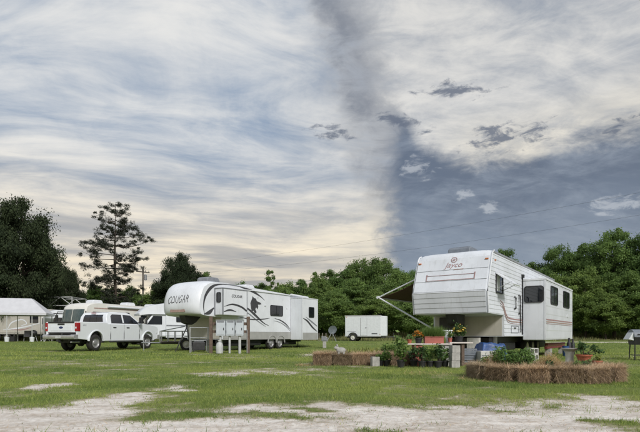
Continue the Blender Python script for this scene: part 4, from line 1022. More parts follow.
# ------------------------------------------------------------------ left background: canopy, travel trailer, pipe frame, pole
def canopy():
    Yc = 41.0; Xc_ = (45-320)/F*Yc; w2 = 3.1; D = 3.0; z0 = .27; rz = R(17)
    T = thing('canopy_shelter', 'white fabric canopy shelter on slim posts beside the beige travel trailer', 'canopy', (Xc_-w2*math.cos(rz), Yc-w2*math.sin(rz), z0), rz)
    ev, rd = 2.38, 3.62; hi = 1.25
    g = Geo(); o_ = .12
    v_ = [(-w2-o_, -o_, ev), (w2+o_, -o_, ev), (w2+o_, D+o_, ev), (-w2-o_, D+o_, ev), (-w2+hi, D/2-.35, rd), (w2-hi, D/2-.35, rd), (w2-hi, D/2+.35, rd), (-w2+hi, D/2+.35, rd)]
    g.add(v_, [(0, 1, 5, 4), (1, 2, 6, 5), (2, 3, 7, 6), (3, 0, 4, 7), (4, 5, 6, 7)])
    # hanging valance, 3 cm behind the eave outside
    d = [(-w2-o_, -o_), (w2+o_, -o_), (w2+o_, D+o_), (-w2-o_, D+o_)]
    for i in range(4):
        a, b_ = d[i], d[(i+1) % 4]; g.add([(a[0], a[1], ev), (b_[0], b_[1], ev), (b_[0]*.995, b_[1], ev-.18), (a[0]*.995, a[1], ev-.18)], [(0, 1, 2, 3)])
    rf = g.build('roof', 'canopy', T)
    sm = rf.modifiers.new('thickness', 'SOLIDIFY'); sm.thickness = .01
    for px, xx in ((0, -w2+.1), (11, w2-2.75), (33, w2-.95), (44, w2-.08)):
        for yy in (0.02, D-.02):
            g = Geo(); g.tube([(xx, yy, 0), (xx, yy, ev)], .035, 8); p = g.build('post', 'pvc', T)
            if yy < 1 and px in (11, 33): g = Geo(); g.lathe([(.15, 0), (.19, .38), (.175, .40), (.05, .42)], 14, (xx, yy-.001, .0)); g.build('ballast_bucket', 'plaswhite', p, True)
    return T
canopy()
def travel_trailer():
    X, Y = -25.6, 46.0; z0 = gzf(X, Y); LN, WD = 8.4, 2.4
    T = thing('travel_trailer', 'beige travel trailer with swirl graphics under the white canopy', 'trailer', (X-LN+.7, Y-.3, z0), R(3))
    prof = [(.2, .62), (0, 1.2), (.05, 2.4), (.5, 2.95), (LN-.2, 2.95), (LN, 2.8), (LN, .62)]
    shell(prof, WD, .1, 4, .04, 7, 6).build('body', 'beige', T, True)
    for (a, c) in ((2.5, 3.6), (6.6, 7.35)): window(T, a, c, 1.65, 2.3, -.002, .06, 'black', 'glass')
    for pts, m in (([(4.6, 1.1, .02), (5.0, 1.7, .06), (5.9, 1.95, .05), (6.3, 1.6, .04), (5.8, 1.38, .02)], 'white'), ([(4.2, 1.0, .02), (5.4, 1.15, .07), (6.4, 1.35, .05), (7.9, 1.75, .01)], 'white'), ([(4.9, 1.05, .01), (5.9, 1.02, .05), (6.9, 1.3, .01)], 'maroon')):
        ribbon(smooth_pts(pts, 24), -.002).build('graphic', m, T)
    g = Geo(); g.box(7.5, 8.1, -.02, 0, .75, 2.45); g.build('door', 'white2', T, bevel=.01)
    for x in (3.6, 4.5): wheel(T, x, .15, .34, .34, .2, 'rimw', -1); wheel(T, x, WD-.15, .34, .34, .2, 'rimw', 1)
    g = Geo(); g.box(.3, LN-.1, .4, WD-.4, .45, .63); g.build('chassis', 'dark', T)
    for x in (.6, LN-.5):
        g = Geo(); g.tube([(x, .3, .6), (x, .3, 0)], .04, 6); g.tube([(x, WD-.3, .6), (x, WD-.3, 0)], .04, 6); g.build('jack', 'dark', T)
travel_trailer()
# clutter in the shade of the canopy
def folding_chair(X, Y, rz, m, label):
    T = thing('camp_chair', label, 'chair', (X, Y, gzf(X, Y)), rz)
    g = Geo(); g.box(-.25, .25, -.22, .22, .40, .43); g.build('seat', m, T)
    g = Geo(); g.box(-.25, .25, .20, .23, .43, .92); g.build('backrest', m, T)
    for sx_ in (-.24, .24):
        g = Geo(); g.tube([(sx_, -.24, 0), (sx_, .22, .62)], .014, 6); g.build('leg', 'steel', T); g = Geo(); g.tube([(sx_, .26, 0), (sx_, -.2, .62), (sx_, .2, .62)], .014, 6); g.build('leg', 'steel', T)
folding_chair(-24.7, 42.2, .4, 'swoosh', 'dark folding camp chair beneath the canopy next to the round grill')
folding_chair(-23.4, 42.6, -.5, 'tarp', 'blue folding camp chair beneath the canopy')
def shade_table(X, Y, label):
    T = thing('folding_table', label, 'table', (X, Y, gzf(X, Y)), .05)
    g = Geo(); g.box(-.9, .9, -.38, .38, .70, .74); g.build('tabletop', 'swoosh2', T)
    for a in (-.8, .8):
        for c in (-.3, .3):
            g = Geo(); g.tube([(a, c, 0), (a, c, .70)], .02, 6); g.build('leg', 'steel', T)
shade_table(-26.6, 42.4, 'grey folding table in the shade of the canopy')
def tote(X, Y, z, sx_, sy_, sz_, m, label, rz=0.0, name='storage_tote', cat='tote', lid=None, group=None):
    g = Geo(); a, c = sx_/2, sy_/2
    g.add([(-a*.9, -c*.9, 0), (a*.9, -c*.9, 0), (a*.9, c*.9, 0), (-a*.9, c*.9, 0), (-a, -c, sz_), (a, -c, sz_), (a, c, sz_), (-a, c, sz_)], [(0, 3, 2, 1), (4, 5, 6, 7), (0, 1, 5, 4), (1, 2, 6, 5), (2, 3, 7, 6), (3, 0, 4, 7)])
    o = g.build(name, m, None, bevel=.015); o.location = (X, Y, z); o.rotation_euler = (0, 0, rz); tag(o, label, cat, group)
    g = Geo(); g.box(-a-.02, a+.02, -c-.02, c+.02, sz_, sz_+.04); g.build('lid', lid or m, o, bevel=.01); return o
tote(-25.6, 41.6, gzf(0, 41.6), .6, .45, .4, 'potblack', 'black storage tote on the grass beneath the canopy')
def kettle(X, Y):
    T = thing('kettle_grill', 'round black kettle grill beneath the canopy', 'grill', (X, Y, gzf(X, Y)))
    g = Geo(); g.lathe([(.02, .42), (.18, .46), (.28, .60), (.29, .70)], 18); g.build('bowl', 'black', T, True)
    g = Geo(); g.lathe([(.295, .70), (.27, .84), (.16, .94), (.02, .97)], 18); g.build('lid', 'black', T, True)
    for i in range(3):
        a = i*2.09; g = Geo(); g.tube([(.18*math.cos(a), .18*math.sin(a), .5), (.32*math.cos(a), .32*math.sin(a), 0)], .015, 6); g.build('leg', 'steel', T)
kettle(-23.9, 41.7)
# bare pipe frame of another shelter
def pipe_frame():
    X0, Y, _ = W(26, 297, 50); X1 = W(72, 297, 50)[0]; z0 = gzf(X0, Y); zt = CAMH+(HOR-297)/F*Y-z0; L_ = X1-X0
    T = thing('shelter_frame', 'bare white pipe frame of a shelter with zigzag roof braces', 'frame', (X0, Y, z0))
    g = Geo()
    for yy in (0, 3):
        g.tube([(0, yy, zt), (L_, yy, zt)], .045, 6); g.tube([(0, yy, zt-.85), (L_, yy, zt-.85)], .035, 6); k_ = 4
        for i in range(k_): a, c = L_*i/k_, L_*(i+1)/k_; g.tube([(a, yy, zt-.85 if i % 2 == 0 else zt), (c, yy, zt if i % 2 == 0 else zt-.85)], .035, 6)
    for i in range(5): g.tube([(L_*i/4, 0, zt), (L_*i/4, 3, zt)], .03, 6)
    g.build('roof_brace', 'pvc', T)
    for xx in (0, L_):
        for yy in (0, 3): g = Geo(); g.tube([(xx, yy, 0), (xx, yy, zt)], .045, 6); g.build('post', 'pvc', T)
pipe_frame()
def camper_far():
    X, Y, _ = W(42, 320, 44); z0 = gzf(X, Y)
    T = thing('travel_trailer', 'white camper with dark roof stripe between the canopy and the cream motorhome', 'trailer', (X, Y, z0), R(28)); LN, WD = 5.0, 2.3
    prof = [(.25, .6), (0, 1.1), (.05, 2.1), (.4, 2.65), (.9, 2.8), (LN-.4, 2.8), (LN, 2.5), (LN, .6)]
    shell(prof, WD, .15, 5, .05, 9, 5).build('body', 'white', T, True)
    ribbon([(.5, 2.45, .04), (LN-.2, 2.45, .04)], -.002).build('stripe', 'swoosh', T); window(T, .9, 1.9, 1.5, 2.1, -.002, .07, 'black', 'glass')
    window(T, .7, 1.7, 1.5, 2.05, .02, .07, 'black', 'glass', axis='x')
    wheel(T, 3.0, .14, .33, .33, .2, 'rimw', -1); wheel(T, 3.0, WD-.14, .33, .33, .2, 'rimw', 1)
    g = Geo(); g.box(.3, LN-.2, .4, WD-.4, .40, .6); g.build('chassis', 'dark', T)
    g = Geo(); g.tube([(.5, WD/2, .6), (.5, WD/2, 0)], .05, 6); g.build('jack', 'dark', T)
camper_far()
# utility poles and wires
def pole(X, Y, H, label, rz=0.0):
    z0 = gzf(X, Y); T = thing('utility_pole', label, 'utility pole', (X, Y, z0), rz)
    g = Geo(); g.tube([(0, 0, -.3), (0, 0, H)], [.15, .10], 10); g.build('shaft', 'greywood', T)
    g = Geo(); g.box(-.9, .9, -.06, .06, H-.55, -.43+H); g.build('crossarm', 'greywood', T)
    for x in (-.8, .8, .35): g = Geo(); g.lathe([(.03, 0), (.06, .05), (.03, .1), (.05, .14), (.02, .2)], 8, (x, 0, H-.43)); g.build('insulator', 'cement', T)
    g = Geo(); g.lathe([(.02, 0), (.19, .03), (.19, .65), (.1, .72), (.02, .74)], 12, (.3, -.05, H-1.5)); g.build('transformer', 'steel', T)
    return T
pX, pY, pz = W(143, 268, 62); p1 = pole(pX, pY, pz-gzf(pX, pY), 'grey wooden utility pole with transformer standing behind the motorhomes', .9)
qX, qY = 32.0, 31.0; p2 = pole(qX, qY, 12.2, 'utility pole carrying the wires past the corrugated trailer', .9)
def wire(h0, h1, sag, label, dxx):
    a = Vector((pX+dxx, pY, h0)); b_ = Vector((qX+dxx, qY, h1)); pts = []
    for i in range(33):
        t_ = i/32; p = a.lerp(b_, t_); p.z -= sag*4*t_*(1-t_); pts.append(p)
    g = Geo(); g.tube(pts, .0065, 5); tag(g.build('power_line', 'dark', None), label, 'power line')
wire(pz-.25, 12.15, .75, 'upper thin black power line crossing the dark cloud', .35)
wire(pz-1.1, 10.4, .85, 'lower thin black power line crossing the dark cloud', .2)

# ------------------------------------------------------------------ meter stand, pipe rails, utility trailer
def meter_stand():
    Y = 23.0; X0 = W(211, 0, Y)[0]; X1 = W(248, 0, Y)[0]; L_ = X1-X0
    T = thing('meter_stand', 'row of grey electric meter cabinets between two brown timber posts', 'meter stand', (X0, Y, 0), R(4))
    for x in (0, L_): g = Geo(); g.box(x-.075, x+.075, -.07, .07, -.15, 1.70); g.build('post', 'wood', T, bevel=.012)
    g = Geo(); g.box(.08, L_-.08, .02, .07, 1.30, 1.44); g.box(.08, L_-.08, .02, .07, .95, 1.07); g.build('backboard', 'wood', T)
    xs = [.26, .72, 1.14]; ws = [.42, .38, .36]
    for x, w_ in zip(xs, ws):
        g = Geo(); g.box(x, x+w_, -.26, .018, .82, 1.52); c = g.build('meter_cabinet', 'meter', T, bevel=.012)
        g = Geo(); g.box(x+.03, x+w_-.03, -.275, -.255, .88, 1.40); g.build('door', 'meter', c, bevel=.008)
        g = Geo(); g.box(x+.05, x+w_-.05, -.272, -.25, 1.425, 1.50); g.build('breaker_window', 'swoosh2', c)
        g = Geo(); g.box(x+w_-.09, x+w_-.06, -.30, -.27, 1.08, 1.18); g.build('latch', 'dark', c)
        g = Geo(); g.box(x-.01, x+w_+.01, -.29, .0, 1.52, 1.54); g.build('rain_hood', 'meter', c)
    for x, r_ in ((.44, .055), (.86, .05), (1.32, .065)): g = Geo(); g.tube([(x, -.12, -.05), (x, -.12, .82)], r_, 10); g.build('conduit', 'pvc', T, True)
    g = Geo(); g.tube([(L_-.05, -.08, 1.1), (L_-.05, -.08, -.02)], .022, 8); g.build('conduit', 'steel', T, True)
meter_stand()
def jug(X, Y, h, m, label, name='gas_cylinder', cat='cylinder'):
    g = Geo(); g.lathe([(.10, 0), (.15, .03), (.16, .12), (.16, h*.62), (.12, h*.80), (.05, h*.86), (.05, h*.93), (.08, h*.93), (.08, h), (.02, h)], 18)
    o = g.build(name, m, None, True); o.location = (X, Y, 0); tag(o, label, cat)
jug(W(219.5, 0, 22.4)[0], 22.4, .62, 'pvc', 'white gas cylinder on the grass below the meter cabinets')
def pipe_rail():
    Y = 23.6; Xa, Xb = W(190, 0, Y)[0], W(208, 0, Y)[0]
    T = thing('pipe_rail', 'galvanised pipe rail in front of the trailer bulkhead', 'rail', (Xa, Y, 0)); L_ = Xb-Xa
    for x in (0, L_): g = Geo(); g.tube([(x, 0, -.1), (x, 0, 1.22)], .03, 8); g.build('post', 'steel', T, True)
    for z in (1.2, .72): g = Geo(); g.tube([(0, 0, z), (L_, 0, z)], .022, 8); g.build('rail', 'steel', T, True)
pipe_rail()
def utility_trailer():
    X, Y, _ = W(160, 0, 27.0); z0 = 0
    T = thing('utility_trailer', 'low galvanised utility trailer with mesh rails beside the pickup', 'utility trailer', (X, Y, z0), R(14)); LN, WD = 2.3, 1.4
    g = Geo(); g.box(0, LN, 0, WD, .46, .52); g.build('deck', 'greywood', T)
    g = Geo()
    for y in (0, WD): g.tube([(0, y, 1.06), (LN, y, 1.06)], .03, 6); g.tube([(0, y, .8), (LN, y, .8)], .02, 6)
    for y in (0, WD):
        for i in range(7): g.tube([(LN*i/6, y, .48), (LN*i/6, y, 1.06)], .022, 6)
    for i in range(5): g.tube([(LN, WD*i/4, .48), (LN, WD*i/4, 1.06)], .018, 6)
    g.tube([(LN, 0, 1.06), (LN, WD, 1.06)], .03, 6); g.tube([(0, -.02, 1.06), (1.3, -.06, 1.32)], .03, 6)
    g.build('side_rail', 'steel', T)
    for y in (-.14, WD+.14): wheel(T, LN*.60, y, .34, .34, .19, 'rimw', -1 if y < 0 else 1)
    g = Geo(); g.tube([(LN*.6, -.1, .34), (LN*.6, WD+.1, .34)], .035, 6); g.box(.05, LN-.05, .3, .38, .36, .46); g.box(.05, LN-.05, WD-.38, WD-.3, .36, .46); g.build('chassis', 'dark', T)
    for y in (-.14, WD+.14):
        g = Geo(); x = LN*.6; n_ = 10; a = [(x+.42*math.cos(math.pi*i/n_), .36+.42*math.sin(math.pi*i/n_)) for i in range(n_+1)]; b_ = [(x+.39*math.cos(math.pi*i/n_), .36+.39*math.sin(math.pi*i/n_)) for i in range(n_+1)]
        g.prism(a+b_[::-1], y-.11, y+.11); g.build('fender', 'steel', T)
    g = Geo(); g.tube([(0, .2, .42), (-1.0, WD/2, .44)], .03, 6); g.tube([(0, WD-.2, .42), (-1.0, WD/2, .44)], .03, 6); g.tube([(-.9, WD/2, .7), (-.9, WD/2, .0)], .03, 8); g.build('tongue', 'steel', T)
utility_trailer()
def generator(X, Y, label, m='dark', s=1.0, rz=.2):
    T = thing('generator', label, 'generator', (X, Y, 0), rz)
    g = Geo(); g.box(-.3*s, .3*s, -.22*s, .22*s, .08, .50*s); g.build('engine', m, T, bevel=.03)
    g = Geo()
    for y in (-.26*s, .26*s): g.tube([(-.36*s, y, 0), (-.36*s, y, .58*s), (.36*s, y, .58*s), (.36*s, y, 0)], .016, 6)
    g.build('roll_cage', 'steel', T)
    g = Geo(); g.box(-.24*s, .24*s, -.17*s, .17*s, .50*s, .57*s); g.build('fuel_tank', 'swoosh2', T, bevel=.02)
generator(W(199, 0, 25.2)[0], 25.2, 'dark portable generator under the rounded trailer nose')
# small grey service pedestal and dish on the lawn behind the left straw bed
def pedestal(px, Y, label, h=.72):
    X = W(px, 0, Y)[0]; T = thing('service_pedestal', label, 'pedestal', (X, Y, gzf(X, Y)))
    g = Geo(); g.box(-.11, .11, -.09, .09, 0, h*.70); g.build('base', 'concrete', T, bevel=.015)
    g = Geo(); g.prism([(-.19, h*.62), (.19, h*.62), (.19, h*.90), (.05, h), (-.19, h)], -.14, .14); g.build('hood', 'swoosh2', T, bevel=.02)
pedestal(324.5, 31, 'small grey service pedestal on the lawn near the trailer rear')
def dish(px, Y, label):
    X = W(px, 0, Y)[0]; T = thing('satellite_dish', label, 'satellite dish', (X, Y, gzf(X, Y)), R(200))
    for i in range(3): a = i*2.1; g = Geo(); g.tube([(0, 0, .8), (.45*math.cos(a), .45*math.sin(a), 0)], .018, 6); g.build('leg', 'steel', T)
    g = Geo(); g.lathe([(.01, 0), (.2, .02), (.36, .07), (.37, .075), (.2, .035), (.01, .015)], 20, (0, 0, 0), 'y', False); d = g.build('reflector', 'crate', T, True); d.location = (0, .05, 1.0); d.rotation_euler = (R(-20), 0, 0)
    g = Geo(); g.tube([(0, .0, 1.0), (0, .45, .82)], .014, 6); g.build('feed_arm', 'steel', T)
dish(332, 41, 'grey satellite dish on a tripod by the woods')
for i, px in enumerate((319, 322.5, 326)):
    X = W(px, 0, 43)[0]; g = Geo(); g.box(-.04, .04, -.03, .03, -.1, .72); o = g.build('fence_post', 'greywood', None); o.location = (X, 43, gzf(X, 43)); tag(o, 'short grey fence post by the woods behind the trailer rear', 'fence post', 'short fence posts')

# ------------------------------------------------------------------ straw-bale garden beds
def bale_meshes(L_, D_, H_, seed, nb=6500):
    """core block plus bristling straw; long side along x, face towards -y, straw mostly upright like a set-on-edge bale"""
    global rng
    keep = rng; rng = np.random.default_rng(seed)
    nx_, ny_, nz_ = 14, 9, 8; g = Geo()
    b = bmesh.new(); bmesh.ops.create_cube(b, size=1.0); bmesh.ops.subdivide_edges(b, edges=b.edges, cuts=7, use_grid_fill=True)
    for v_ in b.verts:
        c = v_.co; q = Vector((abs(c.x)*2, abs(c.y)*2, abs(c.z)*2)); k_ = 1-.24*((q.x**6*q.y**6)+(q.y**6*q.z**6)+(q.x**6*q.z**6))
        nn = float(vnoise(np.array([c.x*6+seed*3.1+c.z*1.2]), np.array([c.y*5+c.z*2.4]))[0]-.5)
        v_.co = Vector((c.x*L_*k_*(1+nn*.16), c.y*D_*k_*(1+nn*.34), (c.z*k_*(1+nn*.30)+.5)*H_))
    core = bpy.data.meshes.new('straw_core'); b.to_mesh(core); b.free()
    for p in core.polygons: p.use_smooth = True
    # straw on the five visible faces
    n = nb; face = rng.choice(5, n, p=[.40, .12, .08, .08, .32]); u = rng.uniform(-.5, .5, n); w_ = rng.uniform(0, 1, n)
    P_ = np.zeros((n, 3)); D = np.zeros((n, 3))
    for k_, (sx_, sy_) in enumerate(((0, -1), (0, 1), (-1, 0), (1, 0))):
        m = face == k_
        if sx_ == 0: P_[m] = np.stack([u[m]*L_, np.full(m.sum(), sy_*D_*.48), w_[m]*H_], 1)
        else: P_[m] = np.stack([np.full(m.sum(), sx_*L_*.48), u[m]*D_, w_[m]*H_], 1)
        D[m] = np.array([sx_*.30, sy_*.30, -.35])+rng.normal(size=(m.sum(), 3))*np.array([.28, .22, 1.0])
    m = face == 4; P_[m] = np.stack([u[m]*L_, (w_[m]-.5)*D_, np.full(m.sum(), H_*.97)], 1); D[m] = rng.normal(size=(m.sum(), 3))*np.array([.9, .9, .25])+np.array([0, -.1, .25])
    h = rng.uniform(.05, .20, n); v, f, r = blades(P_, h, rng.uniform(.004, .010, n), dirn=D)
    r = np.clip(r*r*.8+np.where(face == 4, .35, 0), 0, 1)
    st = fast('straw', v, f, r); rng = keep
    return core, st
BALES = [bale_meshes(.47, .42, .35, s_) for s_ in (1, 2, 3)]
BALEL = [bale_meshes(.62, .46, .34, s_) for s_ in (4, 5)]
def bale(X, Y, rz, label, group, i=0, lng=False, sz=1.0, dz=0.0):
    core, st = (BALEL if lng else BALES)[i % (2 if lng else 3)]
    o = link('straw_bale', core, 'baleside'); o.location = (X, Y, dz-.015); o.rotation_euler = (random.uniform(-.03, .03), random.uniform(-.03, .03), rz); o.scale = (1, random.uniform(.95, 1.05), sz*random.uniform(.95, 1.05))
    tag(o, label, 'straw bale', group); s_ = link('straw', st, 'straw', o); s_['kind'] = 'stuff'
# right kidney-shaped bed: front arc then the ends turning back
arc = smooth_pts([(3.28, 10.15, 0), (3.20, 9.72, 0), (3.36, 9.22, 0), (3.75, 8.90, 0), (4.30, 8.82, 0), (4.85, 8.92, 0), (5.30, 9.22, 0), (5.54, 9.68, 0), (5.54, 10.15, 0)], 90)
acc = 0; last = arc[0]; nb_ = 0; step = .485
pts_ = [arc[0]]
for q in arc[1:]:
    acc += math.hypot(q[0]-last[0], q[1]-last[1]); last = q
    if acc >= step: pts_.append(q); acc = 0
for i, q in enumerate(pts_):
    a = pts_[max(0, i-1)]; c = pts_[min(len(pts_)-1, i+1)]
    bale(q[0]+random.uniform(-.02, .02), q[1]+random.uniform(-.03, .03), math.atan2(c[1]-a[1], c[0]-a[0])+random.uniform(-.12, .12), 'brown straw bale set on edge around the curved bed beside the birdbath', 'bales of the curved bed', i, sz=.80)
for (x, y, rz) in ((3.62, 10.5, .3), (4.12, 10.6, 0), (4.65, 10.62, 0), (5.15, 10.5, -.3)):
    bale(x, y, rz, 'straw bale on the far rim of the curved bed, behind the bushy plant', 'bales closing the curved bed', 1, sz=.72)
# soil inside the bed
def soil_patch(cx, cy, rx, ry, z, label):
    g = Geo(); n_ = 28; vs_ = [(0, 0, z)]; fs = []
    for j, (k_, zz_) in enumerate(((.6, z*.97), (1.0, z*.86))):
        for i in range(n_): a = 2*math.pi*i/n_; vs_.append((rx*k_*math.cos(a), ry*k_*math.sin(a), zz_+random.uniform(-.02, .02)))
    for i in range(n_): fs.append((0, 1+i, 1+(i+1) % n_)); fs.append((1+i, 1+n_+i, 1+n_+(i+1) % n_, 1+(i+1) % n_))
    for i in range(n_): vs_.append((rx*math.cos(2*math.pi*i/n_), ry*math.sin(2*math.pi*i/n_), -.05))
    for i in range(n_): fs.append((1+n_+i, 1+2*n_+i, 1+2*n_+(i+1) % n_, 1+n_+(i+1) % n_))
    g.add(vs_, fs); o = g.build('garden_soil', 'soil', None, True); o.location = (cx, cy, 0); stuff(o); tag(o, label, 'soil')
soil_patch(4.38, 9.85, 1.0, .55, .22, 'dark soil heaped inside the curved straw bed')
# left straight bed
for i in range(6):
    X = -.22+.30+i*.535; bale(X, 14.05+.02*(i % 2), random.uniform(-.05, .05), 'brown straw bale in the straight bed near the potted plants', 'bales of the straight bed', i, sz=.92)
for i in range(5): bale(.1+i*.56, 15.25, random.uniform(-.06, .06), 'straw bale on the far side of the straight bed, behind the strap-leaved plants', 'bales closing the straight bed', i+1, sz=.9)
soil_patch(1.25, 14.65, 1.45, .42, .27, 'dark soil heaped inside the straight straw bed')
# loose straw fallen at the foot of the beds
def loose_straw(cx, cy, rx, ry, n, label, m='strawp', hz=.0):
    a = rng.uniform(0, 6.28, n); q = np.sqrt(rng.uniform(0, 1, n)); x = cx+rx*q*np.cos(a); y = cy+ry*q*np.sin(a); z = np.full(n, .004)+hz*(1-q**2)*rng.uniform(.55, 1, n)
    D = rng.normal(size=(n, 3))*np.array([1, 1, .18 if hz == 0 else .5]); D[:, 2] = np.abs(D[:, 2])+.06
    v, f, r = blades(np.stack([x, y, z], 1), rng.uniform(.06, .16, n), rng.uniform(.005, .011, n), dirn=D)
    o = link('loose_straw', fast('loose_straw', v, f, r), m); stuff(o); tag(o, label, 'straw')
loose_straw(2.98, 9.5, .32, .6, 700, 'pale loose straw scattered at the tip of the curved bed')
loose_straw(2.35, 10.9, .55, .5, 350, 'pale loose straw on the grass between the two beds')
loose_straw(-.45, 14.0, .25, .35, 350, 'pale loose straw at the end of the straight bed')
loose_straw(4.32, 9.40, .36, .26, 3600, 'mound of pale straw inside the curved bed by the bushy plant', hz=.50)
loose_straw(3.34, 9.70, .28, .35, 2600, 'mound of pale straw at the tip inside the curved bed', hz=.46)

# ------------------------------------------------------------------ plants and pots
def bush_mesh(name, rx, rz_, n, ls, z0=0.0, aspect=.5, stems=7, upr=.3, ncl=12):
    d = rng.normal(size=(ncl, 3)); d /= np.linalg.norm(d, axis=1)[:, None]; cs = d*np.array([rx*.7, rx*.7, rz_*.4])+np.array([0, 0, z0+rz_*.55])
    idx = rng.integers(0, ncl, n); off = rng.normal(size=(n, 3))*np.array([rx*.24, rx*.24, rz_*.15]); c = cs[idx]+off; c[:, 2] = np.maximum(c[:, 2], z0+.02)
    v, f, r = leaves(c, ls, aspect, upr); return fast(name, v, f, r), cs
def bush(X, Y, z, rx, h, n, ls, m, label, aspect=.5, group=None, name='leafy_plant', flowers=None, nf=40):
    T = thing(name, label, 'plant', (X, Y, z), 0, group); me, cs = bush_mesh('foliage', rx, h, n, ls, 0, aspect)
    g = Geo()
    for c in cs[:8]: g.tube([(0, 0, -.02), (c[0]*.5, c[1]*.5, c[2]*.55), tuple(c)], [.010, .007, .003], 5)
    g.build('stem', 'bark' if m != 'leaf_plant' else m, T); link('foliage', me, m, T)
    if flowers:
        i = rng.integers(0, len(cs), nf); c = cs[i]+rng.normal(size=(nf, 3))*np.array([rx*.3, rx*.3, h*.12]); c[:, 2] = np.maximum(c[:, 2], h*.45)
        v, f, r = leaves(c, .032, .9, .6); stuff(link('flower', fast('flower', v, f, r), flowers, T))
    return T
def straps(X, Y, z, n, h, m, label, spread=.5, wd=.03, group=None, name='strap_leaf_plant', rx=.06):
    T = thing(name, label, 'plant', (X, Y, z), 0, group); vs_, fs = [], []; rr = []
    for i in range(n):
        a = random.uniform(0, 6.28); L_ = h*random.uniform(.7, 1.2); o = Vector((random.gauss(0, rx), random.gauss(0, rx), -.02)); d = Vector((math.cos(a), math.sin(a), 0)); s = Vector((-d.y, d.x, 0)); k0 = len(vs_); sp = spread*random.uniform(.4, 1.2)
        for j in range(5):
            t_ = j/4; p = o+d*(sp*L_*t_**1.6)+Vector((0, 0, L_*(t_-.32*sp*t_**3))); w_ = wd*(1-t_)**.6*.5+.001; vs_ += [p-s*w_, p+s*w_]
        for j in range(4): fs.append((k0+2*j, k0+2*j+1, k0+2*j+3, k0+2*j+2)); rr.append(random.random())
    me = fast('foliage', np.array([tuple(p) for p in vs_]), np.array(fs), rr); link('foliage', me, m, T); return T
def pot(X, Y, z, r, h, m, label, name='flower_pot', lip=True, group=None, taper=.75):
    g = Geo(); pr = [(r*taper, 0), (r*.97, h*.82)]+([(r*1.08, h*.82), (r*1.08, h)] if lip else [(r, h)])+[(r*.92, h), (r*.88, h*.86)]
    g.lathe(pr, 18, (0, 0, 0), 'z', False); g.lathe([(.001, .002), (r*taper, .002)], 18, (0, 0, 0), 'z', False)
    o = g.build(name, m, None, True); o.location = (X, Y, z); tag(o, label, 'pot', group)
    g = Geo(); g.lathe([(.001, h*.87), (r*.90, h*.86)], 18, (0, 0, 0), 'z', False); g.build('soil', 'soil', o); return o
def block(X, Y, z, label, rz=0.0, sx_=.40, sy_=.20, sz_=.19, m='concrete', name='cinder_block', group=None):
    """hollow concrete block with two cores through its height"""
    g = Geo(); a, c = sx_/2, sy_/2; t_ = .032
    for (x0, x1, y0, y1) in ((-a, a, -c, -c+t_), (-a, a, c-t_, c), (-a, -a+t_, -c+t_, c-t_), (a-t_, a, -c+t_, c-t_), (-t_/2, t_/2, -c+t_, c-t_)): g.box(x0, x1, y0, y1, 0, sz_)
    o = g.build(name, m, None); o.location = (X, Y, z); o.rotation_euler = (0, 0, rz); tag(o, label, 'block', group); return o
# plants in the curved bed
for (x, y, r_, h, n, lb_) in ((3.52, 9.62, .24, .34, 900, 'bushy light green plant at the head of the curved straw bed'), (3.86, 9.55, .22, .30, 800, 'bushy light green plant beside the pale straw mound in the curved bed')):
    bush(x, y, .26, r_, h, n, .040, 'leaf_plant', lb_, .28)
bush(3.22, 9.8, .27, .10, .14, 160, .03, 'leaf_plant', 'tiny seedling on the tip bale of the curved bed', .4)
bush(4.15, 9.05, .26, .07, .12, 120, .03, 'leaf_deep', 'tiny seedling sprouting from a front bale of the curved bed', .5)
bush(4.72, 9.15, .27, .08, .10, 120, .03, 'leaf_plant', 'low seedling in the straw right of the pale mound', .5)
bush(5.16, 9.75, .20, .10, .12, 200, .03, 'leaf_deep', 'dark leafy clump beside the small terracotta pot', .6)
bush(5.40, 9.98, .20, .13, .13, 220, .035, 'leaf_plant', 'small green clump at the rounded end of the curved bed', .6)
pot(5.34, 9.62, .21, .085, .15, 'terra', 'small terracotta pot at the rounded end of the curved bed')
bush(5.34, 9.62, .34, .08, .10, 110, .03, 'leaf_lime', 'yellow-green seedling in the small terracotta pot', .5)
# birdbath
def birdbath():
    X, Y = W(569.5, 0, 12.3)[0], 12.3
    T = thing('birdbath', 'pale cast-stone birdbath behind the curved straw bed', 'birdbath', (X, Y, 0))
    g = Geo(); g.box(-.15, .15, -.15, .15, -.02, .06); g.build('plinth', 'cement', T, bevel=.01)
    g = Geo(); g.lathe([(.14, .06), (.125, .09), (.10, .12), (.092, .28), (.098, .40), (.12, .45)], 18); g.build('column', 'cement', T, True)
    g = Geo(); g.lathe([(.10, .45), (.15, .475), (.195, .51), (.20, .525), (.18, .52), (.12, .50), (.001, .49)], 22, (0, 0, 0), 'z', False); g.build('bowl', 'concrete', T, True)
birdbath()
